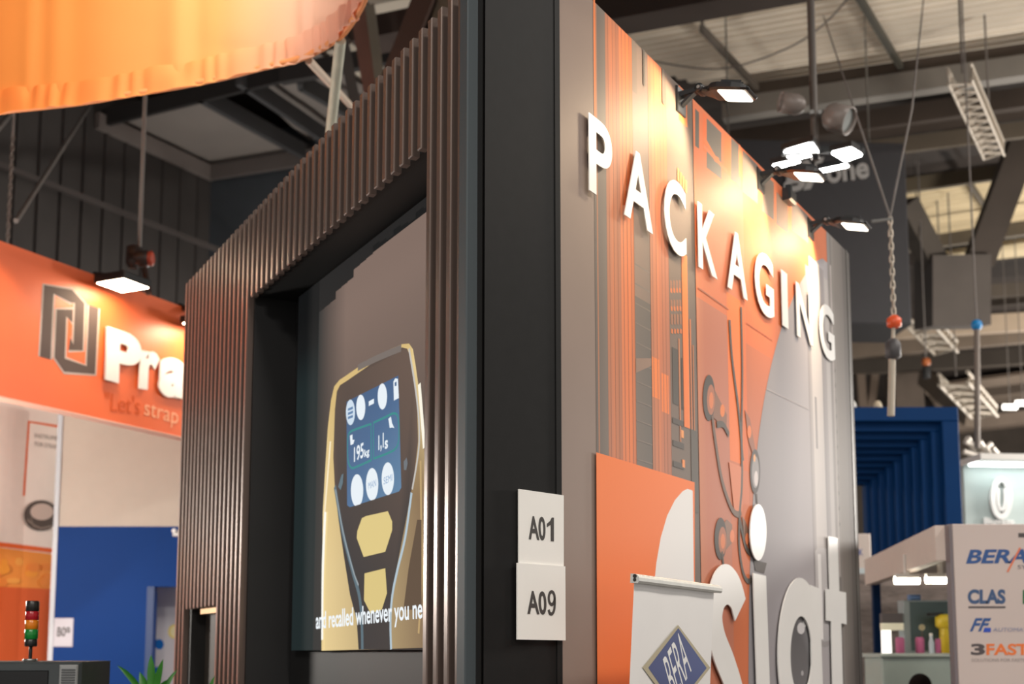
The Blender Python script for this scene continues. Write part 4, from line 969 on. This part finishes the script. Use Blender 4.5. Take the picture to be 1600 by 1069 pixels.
rope('bridle_cord', 'grey bridle cord from upper right down to the pale chain', [onz(1446, -30, 10.55), at(1425, 170, 9.0), ch_t + Vector((0.0, 0, 0.03))], 0.008, grey_rope, group=None)
m_ = MB(); m_.tube([at(1362, 346, 9.0), at(1394, 342, 9.0)], 0.012, 8); obj('shackle_pin', m_, steel, chn)
# blue ball hoist further right
bt = at(1526, 508, 13)
t = thing('hook_block', 'blue round hook block on a grey wire at the right', 'hoist', tuple(bt))
m_ = MB(); m_.lathe(bt, (0, 0, 1), [(-0.055, 0.02), (-0.04, 0.045), (0, 0.058), (0.04, 0.045), (0.055, 0.02)], 18); obj('blue_block', m_, mat('hook_blue', rgb(24, 130, 196), 0.4), t)
m_ = MB(); m_.tube([bt + Vector((0, 0, 0.05)), Vector((bt.x, bt.y, 10.58))], 0.009, 6); obj('wire', m_, grey_rope, t)
m_ = MB(); m_.tube([bt - Vector((0, 0, 0.05)), at(1527, 700, 13)], 0.03, 6); obj('lower_bar', m_, mat('bar_grey', rgb(118, 108, 100), 0.6), t)
# small orange and black hoist
t0 = at(1447, 572, 20); t = thing('chain_hoist', 'small orange and black hoist in the far roof beside the blue arch', 'hoist', tuple(t0))
m_ = MB(); m_.lathe(t0, (0, 0, 1), [(0, 0.04), (0.03, 0.07), (0.1, 0.07), (0.13, 0.03)], 14); obj('orange_motor', m_, mat('hoist_orange', rgb(176, 96, 48), 0.5), t)
m_ = MB(); m_.lathe(t0 - Vector((0, 0, 0.2)), (0, 0, 1), [(0, 0.05), (0.02, 0.06), (0.18, 0.06), (0.2, 0.04)], 12); obj('chain_bag', m_, mat('bag_black', rgb(40, 40, 40), 0.7), t)
m_ = MB(); m_.tube([t0 + Vector((0, 0, 0.12)), Vector((t0.x, t0.y, 10.6))], 0.012, 6); obj('wire', m_, grey_rope, t)

# lattice trays hung from wires
def tray(a, b, z, wd, label, n, hgt=0.14):
    A = onz(*a, z); B = onz(*b, z); t = thing('lattice_truss', label, 'truss', tuple((A + B) / 2), 'lattice trusses hung from the roof')
    d = (B - A).normalized(); x = d.cross(Vector((0, 0, 1))).normalized(); tm = mat('truss_pale', rgb(190, 180, 166), 0.5, metal=0.2, noise=0.08)
    for sx_ in (-1, 1):
        for sz_ in (0, 1):
            m_ = MB(); o_ = x * (wd / 2 * sx_) + Vector((0, 0, hgt * sz_)); m_.tube([A + o_, B + o_], wd * 0.07, 8); obj('rail', m_, tm, t)
    L_ = (B - A).length; pr_ = {}
    for i in range(n):
        c0 = A + d * (L_ * i / n); c1 = A + d * (L_ * (i + 1) / n); s_ = 1 if i % 2 else -1
        m_ = MB(); m_.tube([c0 + x * (wd / 2 * s_), c1 - x * (wd / 2 * s_)], wd * 0.07, 6); m_.tube([c0 + x * (wd / 2) , c1 + x * wd / 2 + Vector((0, 0, hgt))], wd * 0.06, 6); m_.tube([c0 - x * (wd / 2) + Vector((0, 0, hgt)), c1 - x * wd / 2], wd * 0.06, 6); obj('lattice_bar', m_, tm, t)
    for f_ in (0.08, 0.9):
        m_ = MB(); c0 = A.lerp(B, f_); m_.tube([c0 + Vector((0, 0, hgt)), Vector((c0.x, c0.y, 10.55))], 0.014, 6); obj('hanging_wire', m_, grey_rope, t)
tray((1500, 128), (1553, 246), 8.4, 0.26, 'pale lattice truss hanging highest at the upper right', 22, 0.2)
tray((1436, 508), (1478, 552), 7.4, 0.42, 'pale lattice truss over the blue arch beside the orange hook block', 8, 0.2)
tray((1490, 600), (1538, 652), 6.6, 0.5, 'pale lattice truss hanging lowest right of the blue arch', 10, 0.2)
# far tube lights
for i, (u, v, w_) in enumerate(((1578, 636, 14), (1598, 630, 14))):
    c = at(u, v, 26); m_ = MB(); m_.lathe(c - Vector((0.15, 0, 0)), (1, 0, 0), [(0, 0.03), (0.01, 0.06), (0.29, 0.06), (0.3, 0.03)], 12)
    t = thing('ceiling_lamp', ('far lit tube lamp left of its twin at the right edge', 'far lit tube lamp right of its twin at the right edge')[i], 'lamp', tuple(c), 'far tube lamps')
    obj('tube', m_, mat('far_glow', (1, 1, 1), 0.5, emit=(1, 0.95, 0.85), estr=3), t)
    m_ = MB(); m_.tube([c + Vector((0, 0, 0.05)), Vector((c.x, c.y, 10.6))], 0.01, 6); obj('hanging_wire', m_, grey_rope, t)

# ================================================================== RIGHT: BLUE STEPPED ARCH
BA = Plane((0, 12.6, 0), (1, 0, 0))
arch_t = thing('blue_arch', 'blue stepped archway of nested frames right of the printed wall', 'archway', tuple(BA.w(*[BA.px(1420, 1020)[0], 0])))
tops = [636, 655, 671, 684, 696, 706, 717, 727, 737, 746, 754]; rts = [1504, 1481, 1463, 1446, 1432, 1418, 1404, 1391, 1379, 1367, 1357]
for i in range(10):
    o_ = -0.10 * i; z1 = BA.px(1400, tops[i], o_)[1]; x1 = BA.px(rts[i], 800, o_)[0]; z2 = BA.px(1400, tops[i + 1], o_)[1]; x2 = BA.px(rts[i + 1], 800, o_)[0]
    x0 = BA.px(1150, 800, 0)[0]; xl = x0 + (x1 - x2) * 1 + 0.12 * i
    m_ = MB(); m_.box(BA, x0, x1, z2 - 0.02, z1, o_ - 0.14, o_, 0.008); m_.box(BA, x2 - 0.02, x1 - 0.0005, 0, z2 - 0.0205, o_ - 0.14, o_, 0.008)
    obj('step_frame', m_, mat('arch_blue', rgb(0, 50, 100), 0.6, noise=0.05, scale=2, spec=0.15), arch_t)
t = thing('white_tower', 'white display tower between the printed wall and the white canopy', 'display tower', tuple(at(1350, 1100, 11.8).xy) + (0,))
TW = Plane((0, 11.6, 0), (1, 0, 0)); a0, a1 = TW.px(1300, 900)[0], TW.px(1366, 1000)[0]
m_ = MB(); m_.box(TW, a0, a1, 0, TW.px(1350, 834)[1], -0.3, 0, 0.01); obj('body', m_, mat('tower_white', rgb(206, 194, 186), 0.5, noise=0.02), t)
m_ = MB(); m_.box(TW, TW.px(1339, 900)[0], TW.px(1361, 900)[0], TW.px(1350, 925)[1], TW.px(1350, 888)[1], 0, 0.01); obj('pale_panel', m_, mat('tower_pale', rgb(196, 208, 212), 0.4), t)
m_ = MB(); text_px(m_, TW, 'aK', (1338, 868), (1348, 868), (1338, 858), 0.001, 0.003); obj('lettering', m_, mat('tower_blue_text', rgb(40, 80, 160), 0.5), t)

# white-blue cap lamps on the arch top
for i, (u, lab) in enumerate(((1336, 'small white lamp on top of the blue arch beside the printed wall'), (1376, 'small beige lamp on top of the blue arch under the chain'))):
    c = BA.w(BA.px(u, 636)[0], BA.px(u, 636)[1], -0.1); t = thing('cap_lamp', lab, 'lamp', tuple(c)); m_ = MB(); m_.lathe(c, (0, 0, 1), [(0, 0.04), (0.01, 0.045), (0.05, 0.04), (0.08, 0.02)], 14); obj('dome', m_, (white_p, mat('beige_dome', rgb(200, 186, 160), 0.5))[i], t)

# ================================================================== RIGHT: WHITE STAND WITH CANOPY
Yw = 8.0
WP = Plane((0, Yw, 0), (1, 0, 0))
wa, wb2 = WP.px(1491, 900)[0], WP.px(1700, 900)[0]; wz = WP.px(1560, 819)[1]
wst = thing('white_stand', 'white sponsor wall with canopy and printed logos at the right edge', 'stand', tuple(WP.w((wa + wb2) / 2, 0)))
wm = mat('stand_white', rgb(206, 192, 186), 0.5, noise=0.02, scale=2)
m_ = MB(); m_.box(WP, wa, wb2, 0, wz, -0.08, 0, 0.004); lw_ = obj('logo_wall', m_, wm, wst)
m_ = MB(); m_.box(WP, wa - 0.02, wa - 0.001, 0, wz, -0.085, 0.0); obj('edge_strip', m_, mat('edge_grey', rgb(120, 112, 116), 0.5), wst)
CV = Plane(WP.w(wa, 0, -0.08), azim(1056)); c1 = CV.px(1366, 895)[0]; cz1 = wz; cz0 = CV.px(1485, 875)[1]
m_ = MB(); m_.box(CV, 0, c1, cz0, cz1, -0.08, 0, 0.004); obj('canopy_fascia', m_, mat('canopy_white', rgb(222, 206, 196), 0.5, noise=0.02), wst)
e = CV.w(c1, 0, 0)
m_ = MB(); m_.prism([CV.w(0.1, cz0 + 0.1, -0.07), CV.w(c1, cz0 + 0.1, -0.07), CV.w(c1, cz0 + 0.1) + Vector((2.4, 0, 0)), CV.w(0.1, cz0 + 0.1) + Vector((2.4, 0, 0))], (0, 0, 0.05)); obj('canopy_ceiling', m_, mat('canopy_under', rgb(200, 190, 182), 0.6), wst)
pz_ = Plane((0, e.y - 0.1, 0), (1, 0, 0)); a0, a1 = pz_.px(1367, 1000)[0], pz_.px(1378.5, 1000)[0]
m_ = MB(); m_.box(pz_, a0, a1, 0, cz0 + 0.08, -0.06, 0); obj('canopy_post', m_, mat('post_navy', rgb(0, 34, 74), 0.6, spec=0.15), wst)
by = e.y + 0.3
m_ = MB(); m_.prism([(e.x - 0.1, by, 0), (e.x + 3.0, by, 0), (e.x + 3.0, by + 0.08, 0), (e.x - 0.1, by + 0.08, 0)], (0, 0, cz0 + 0.12)); obj('back_wall', m_, mat('interior_grey', rgb(138, 126, 120), 0.6, noise=0.25, scale=9, stretch=(1, 1, 3)), wst)
nb, db = rgb(66, 96, 150), rgb(74, 84, 110)
def logo(fn):
    lg = Print(WP, 0.001, 0.0006); fn(lg); obj('printed_logo', lg.mb, INK, lw_)
def lg1(lg): lg.text('BERA', (1509, 881), (1606, 880), (1513, 859), nb, bold=0.035, shear=0.1); lg.line([(1574, 894), (1594, 856)], 0.012, rgb(226, 130, 96)); lg.text('SYSTEMS', (1590, 889), (1640, 889), (1590, 883), rgb(110, 110, 120))
def lg2(lg): lg.text('CLAS', (1512, 944), (1571, 944), (1512, 921), rgb(76, 98, 134), bold=0.05); lg.line([(1513, 949), (1571, 949)], 0.012, rgb(96, 90, 92))
def lg3(lg): lg.text('FF', (1515, 987), (1545, 987), (1519, 966), nb, bold=0.03, shear=0.25); lg.px([(1540, 966), (1548, 966), (1546, 971), (1538, 971)], nb); lg.px([(1538, 981), (1548, 981), (1548, 988), (1536, 988)], rgb(60, 90, 190)); lg.text('AUTOMATION', (1551, 987), (1625, 987), (1552, 981), rgb(140, 146, 176))
def lg4(lg): lg.text('3', (1517, 1024), (1539, 1024), (1517, 1006), rgb(92, 86, 88), bold=0.04); lg.text('FAST', (1541, 1024), (1607, 1024), (1541, 1006), rgb(236, 128, 72), bold=0.03); lg.text('SOLUTIONS FOR FASTENING', (1518, 1034), (1622, 1034), (1518, 1029), rgb(160, 150, 148))
def lg5(lg): lg.px([(1598, 922), (1640, 922), (1640, 944), (1598, 944)], rgb(40, 110, 70))
def lg6(lg): lg.px([(1591, 833), (1640, 833), (1640, 840), (1591, 840)], rgb(92, 88, 88))
for fn in (lg1, lg2, lg3, lg4, lg5, lg6): logo(fn)
# contents of the white stand
Yc = 9.6
CT = Plane((0, Yc, 0), (1, 0, 0)); a0, a1 = CT.px(1380, 1040)[0], CT.px(1530, 1040)[0]; cz = CT.px(1440, 1021)[1]
t = thing('counter', 'pale green counter under the white canopy', 'counter', tuple(CT.w((a0 + a1) / 2, 0)))
m_ = MB(); m_.box(CT, a0, a1, 0, cz - 0.03, -0.5, -0.03, 0.01); obj('counter_body', m_, mat('counter_green', rgb(190, 206, 200), 0.5, noise=0.02), t)
m_ = MB(); m_.box(CT, a0 - 0.02, a1, cz - 0.03, cz, -0.52, 0, 0.008); obj('counter_top', m_, mat('counter_top', rgb(206, 218, 212), 0.4), t)
def block(name, label, cat, u0, v0, u1, v1, out, m, dpt=0.12, bev=0.006, group=None):
    a0, b0 = CT.px(u0, v1, out); a1, b1 = CT.px(u1, v0, out); m_ = MB(); m_.box(CT, a0, a1, cz + 0.0005, b1, out - dpt, out, bev)
    t = thing(name, label, cat, tuple(CT.w((a0 + a1) / 2, cz, out)), group); obj('body', m_, m, t); return t, a0, a1, b1
t, a0, a1, b1 = block('equipment_box', 'teal grey box with pale frame standing on the counter', 'box', 1414, 938, 1530, 1022, -0.34, mat('frame_pale', rgb(160, 172, 176), 0.5), 0.14)
m_ = MB(); m_.box(CT, a0 + 0.05, a1 - 0.02, cz + 0.02, b1 - 0.012, -0.34, -0.336); obj('teal_face', m_, mat('teal_grey', rgb(84, 104, 108), 0.5, noise=0.08), t)
m_ = MB(); m_.box(CT, *sorted((CT.px(1420, 930, -.4)[0], CT.px(1438, 930, -.4)[0])), b1 + 0.0005, b1 + 0.045, -0.44, -0.38, 0.012); tag(obj('small_blue_case', m_, mat('case_blue', rgb(96, 130, 180), 0.5), None), 'small blue case on top of the teal box', 'case')
# yellow dispenser
yc = CT.px(1481, 1000, -0.2); yb = CT.w(yc[0], cz, -0.2); k_ = (Yc + 0.2) / F
t = thing('yellow_dispenser', 'yellow bottle-shaped dispenser with wide head on the counter', 'dispenser', tuple(yb)); ym = mat('yellow_plastic', rgb(232, 206, 58), 0.4, noise=0.03)
m_ = MB(); m_.lathe(yb, (0, 0, 1), [(0.0005, 12 * k_), (0.005, 13 * k_), (38 * k_, 12 * k_)], 22); obj('neck', m_, ym, t)
m_ = MB(); m_.lathe(yb + Vector((0, 0, 38 * k_)), (0, 0, 1), [(0, 13 * k_), (4 * k_, 18 * k_), (18 * k_, 18 * k_), (22 * k_, 14 * k_)], 22); obj('head', m_, ym, t)
m_ = MB(); m_.beam(yb + Vector((-8 * k_, 0, 61 * k_)), yb + Vector((-30 * k_, -0.02, 60 * k_)), 0.05, 0.02); obj('spout', m_, blk, t)
for i, (u0, u1, v0, lab) in enumerate(((1399, 1413, 998, 'pink pot leftmost of three on the counter'), (1430, 1444, 998, 'pink pot before the teal box on the counter'), (1461, 1470, 1000, 'pink pot beside the yellow dispenser on the counter'))):
    a0 = CT.px(u0, 1000, -0.1)[0]; a1 = CT.px(u1, 1000, -0.1)[0]; zt_ = CT.px(u0, v0, -0.1)[1]; c = CT.w((a0 + a1) / 2, cz, -0.1); r_ = (a1 - a0) / 2
    t = thing('pink_pot', lab, 'pot', tuple(c), 'pink pots on the counter'); m_ = MB(); m_.lathe(c, (0, 0, 1), [(0.0005, r_ * .85), (0.004, r_ * .95), (zt_ - cz - 0.008, r_), (zt_ - cz, r_ * .9)], 18); obj('body', m_, mat('pink', rgb(206, 110, 156), 0.5), t)
    m_ = MB(); m_.lathe(c + Vector((0, 0, zt_ - cz)), (0, 0, 1), [(0, r_ * .92), (0.01, r_ * .8)], 18); obj('lid', m_, mat('pink_lid', rgb(190, 100, 150), 0.5), t)
c = CT.w(CT.px(1455, 1000, -0.08)[0], cz, -0.08); t = thing('pale_bottle', 'slim pale bottle standing before the teal box', 'bottle', tuple(c)); m_ = MB(); m_.lathe(c, (0, 0, 1), [(0.0005, 0.02), (0.08, 0.022), (0.11, 0.012), (0.13, 0.012)], 16); obj('body', m_, mat('bottle_pale', rgb(202, 216, 226), 0.3), t); m_ = MB(); m_.lathe(c + Vector((0, 0, .13)), (0, 0, 1), [(0, 0.014), (0.02, 0.013)], 14); obj('cap', m_, white_p, t)
c = CT.w(CT.px(1441, 1000, -0.18)[0], cz, -0.18); t = thing('round_sign', 'small round beige disc on a thin stem before the teal box', 'sign', tuple(c)); m_ = MB(); m_.tube([c + Vector((0, 0, 0.0005)), c + Vector((0, 0, 0.2))], 0.004, 6); obj('stem', m_, mat('stem_brown', rgb(110, 96, 80), 0.6), t); m_ = MB(); m_.lathe(c + Vector((0, 0, 0.195)), (0, -1, 0), [(0, 0.024), (0.006, 0.024)], 18); obj('disc', m_, mat('disc_beige', rgb(206, 196, 158), 0.5), t)
glow_y = mat('warm_tube', (1, 1, 1), 0.5, emit=(1.0, 0.92, 0.74), estr=16)
for i, (u0, u1, v, lab) in enumerate(((1398, 1436, 907, 'warm tube lamp under the canopy, left one'), (1447, 1492, 906, 'warm tube lamp under the canopy, right one'))):
    A = at(u0, v, 9.15); B = at(u1, v, 9.15); t = thing('tube_lamp', lab, 'lamp', tuple((A + B) / 2), 'tube lamps under the canopy')
    m_ = MB(); m_.tube([A, B], 0.028, 10); obj('tube', m_, glow_y, t); m_ = MB(); m_.beam(A + Vector((0, 0, .03)), B + Vector((0, 0, .03)), 0.05, 0.03); m_.beam((A + B) / 2 + Vector((0, 0, .03)), Vector(((A.x + B.x) / 2, A.y, cz0 + 0.12)), 0.03, 0.03); obj('lamp_holder', m_, white_p, t)
t = thing('light_column', 'glowing upright lamp column with pale shelf left of the teal box', 'lamp', tuple(CT.w(CT.px(1386, 1000, -0.3)[0], cz, -0.3)))
a0, b0 = CT.px(1380, 1020, -0.3); a1, b1 = CT.px(1393, 985, -0.3); m_ = MB(); m_.box(CT, a0, a1, cz + 0.0005, b1, -0.34, -0.3, 0.012); obj('glow_column', m_, mat('column_glow', (1, 1, 1), 0.5, emit=(1.0, 0.96, 0.88), estr=1.3), t)
a1 = CT.px(1412, 985, -0.3)[0]; m_ = MB(); m_.box(CT, a0, a1, b1, b1 + 0.055, -0.36, -0.29, 0.006); obj('shelf', m_, mat('shelf_cream_glow', rgb(226, 218, 186), 0.5, emit=(1, 0.95, 0.75), estr=0.25), t)  # the shelf is no lamp; a weak glow is added to its cream colour
m_ = MB(); m_.box(CT, a0, a1, b1 + 0.056, b1 + 0.13, -0.36, -0.3, 0.006); tag(obj('grey_carton', m_, mat('carton_grey', rgb(104, 98, 100), 0.6), None), 'grey carton on the pale lamp shelf', 'carton')

# person walking past, only the dark hair shows
pc_ = at(1438, 1062, 8.9); px_, py_ = pc_.x, pc_.y; ht = at(1438, 1053, 8.9).z
s_ = ht / 1.72
J = {'pelvis': (0, 0, .95), 'spine': (0, .01, 1.15), 'chest': (0, .01, 1.34), 'neck': (0, 0, 1.46), 'head0': (0, -.01, 1.54), 'head1': (0, -.02, 1.63), 'crown': (0, 0, 1.69),
     'shL': (.17, 0, 1.40), 'elL': (.23, .02, 1.12), 'wrL': (.24, -.06, .88), 'haL': (.24, -.09, .79), 'shR': (-.17, 0, 1.40), 'elR': (-.23, .02, 1.12), 'wrR': (-.24, -.02, .88), 'haR': (-.24, -.04, .79),
     'hiL': (.09, 0, .9), 'knL': (.10, -.03, .50), 'anL': (.10, .03, .09), 'toL': (.11, -.13, .04), 'hiR': (-.09, 0, .9), 'knR': (-.10, 0, .50), 'anR': (-.10, .06, .09), 'toR': (-.11, -.09, .04)}
RAD = {'pelvis': .13, 'spine': .125, 'chest': .135, 'neck': .055, 'head0': .065, 'head1': .085, 'crown': .05, 'shL': .06, 'elL': .042, 'wrL': .03, 'haL': .036, 'shR': .06, 'elR': .042, 'wrR': .03, 'haR': .036,
       'hiL': .09, 'knL': .06, 'anL': .042, 'toL': .035, 'hiR': .09, 'knR': .06, 'anR': .042, 'toR': .035}
E = [('pelvis', 'spine'), ('spine', 'chest'), ('chest', 'neck'), ('neck', 'head0'), ('head0', 'head1'), ('head1', 'crown'), ('chest', 'shL'), ('shL', 'elL'), ('elL', 'wrL'), ('wrL', 'haL'), ('chest', 'shR'), ('shR', 'elR'), ('elR', 'wrR'), ('wrR', 'haR'),
     ('pelvis', 'hiL'), ('hiL', 'knL'), ('knL', 'anL'), ('anL', 'toL'), ('pelvis', 'hiR'), ('hiR', 'knR'), ('knR', 'anR'), ('anR', 'toR')]
ks = list(J); me = bpy.data.meshes.new('body'); me.from_pydata([Vector(J[k]) * s_ for k in ks], [(ks.index(a_), ks.index(b_)) for a_, b_ in E], [])
per = thing('person', 'person with short dark hair passing below the white canopy', 'person', (px_, py_, 0))
bo = bpy.data.objects.new('body', me); C.objects.link(bo); bo.parent = per; WORLD['body'] = Vector((px_, py_, 0))
md = bo.modifiers.new('skin', 'SKIN'); sv = me.skin_vertices[0].data
for i, k in enumerate(ks): sv[i].radius = (RAD[k] * s_, RAD[k] * s_); sv[i].use_root = (k == 'pelvis')
bo.modifiers.new('sub', 'SUBSURF').levels = 2
me.materials.append(mat('dark_clothes', rgb(50, 50, 58), 0.8, noise=0.1))
hc = Vector((px_, py_, 0)) + Vector((0, 0.005, 1.625 * s_))
m_ = MB(); vs = []; fs = []
for i in range(9):
    ph = math.pi * 0.62 * i / 8
    for j in range(20):
        th = 2 * math.pi * j / 20; r_ = 0.088 * s_ * (1 + 0.02 * math.sin(5 * th + i)); vs.append(hc + Vector((r_ * math.sin(ph) * math.cos(th) * 0.95, r_ * math.sin(ph) * math.sin(th) * 1.08 , 0.098 * s_ * math.cos(ph))))
for i in range(8): fs += [[20 * i + j, 20 * i + 20 + j, 20 * i + 20 + (j + 1) % 20, 20 * i + (j + 1) % 20] for j in range(20)]
m_.add(vs, fs, smooth=True); obj('hair', m_, mat('dark_hair', rgb(26, 20, 18), 0.8, noise=0.3, scale=60, spec=0.05), per)

# ================================================================== RIGHT: LIT BOOTH WITH ROUND EMBLEM BEHIND
UB = Plane(flat(at(1506, 780, 14.5)), Vector((1, 0.1, 0))); a1 = UB.px(1720, 780)[0]; z1 = UB.px(1510, 735)[1]
t = thing('emblem_booth', 'pale lit booth wall with white ring emblem behind the white sponsor wall', 'stand', tuple(UB.w(a1 / 2, 0)))
m_ = MB(); m_.box(UB, 0.01, a1, 0, z1 + 0.05, -0.1, 0); ubw = obj('booth_wall', m_, mat('booth_pale', rgb(176, 188, 186), 0.5, noise=0.02), t)
m_ = MB(); m_.box(UB, -0.02, a1, z1 + 0.05, z1 + 0.12, -0.1, 0.5); obj('lamp_cornice', m_, white_p, t)
m_ = MB(); m_.box(UB, 0.02, a1, z1 + 0.03, z1 + 0.049, 0.12, 0.3); obj('light_strip', m_, mat('strip_glow', (1, 1, 1), 0.5, emit=(0.92, 1.0, 0.98), estr=7), t)
m_ = MB(); ring = [Vector(UB.px(1562 + 13 * math.cos(k * math.pi / 18), 779 + 29 * math.sin(k * math.pi / 18))) for k in range(36)]; stroke(UB, ring, 0.06, 0.01, 0.05, m_, True)
stroke(UB, smooth([Vector(UB.px(*p)) for p in ((1557, 764), (1557, 785), (1560, 796), (1565, 796), (1568, 785), (1568, 764))], 4), 0.035, 0.01, 0.05, m_); obj('ring_emblem', m_, white_l, ubw)
m_ = MB(); text_px(m_, UB, 'Bluvase', (1536, 819), (1583, 820), (1536, 809), 0.01, 0.03, bold=0.02); obj('lettering', m_, white_l, ubw)
# pale trusswork on that booth
t = thing('roof_truss', 'tangled pale trusswork on top of the lit emblem booth', 'truss', tuple(at(1560, 730, 14.8)))
zc_ = [((1508, 690), (1560, 712)), ((1505, 706), (1620, 742)), ((1560, 712), (1620, 722)), ((1512, 684), (1530, 724)), ((1530, 690), (1556, 728)), ((1550, 700), (1578, 734)), ((1578, 712), (1596, 742)), ((1590, 716), (1620, 748)), ((1520, 722), (1548, 694))]
for a_, b_ in zc_: m_ = MB(); m_.tube([at(*a_, 14.7), at(*b_, 14.9)], 0.035, 8); obj('truss_bar', m_, mat('truss_white', rgb(196, 190, 182), 0.45, metal=0.2), t)
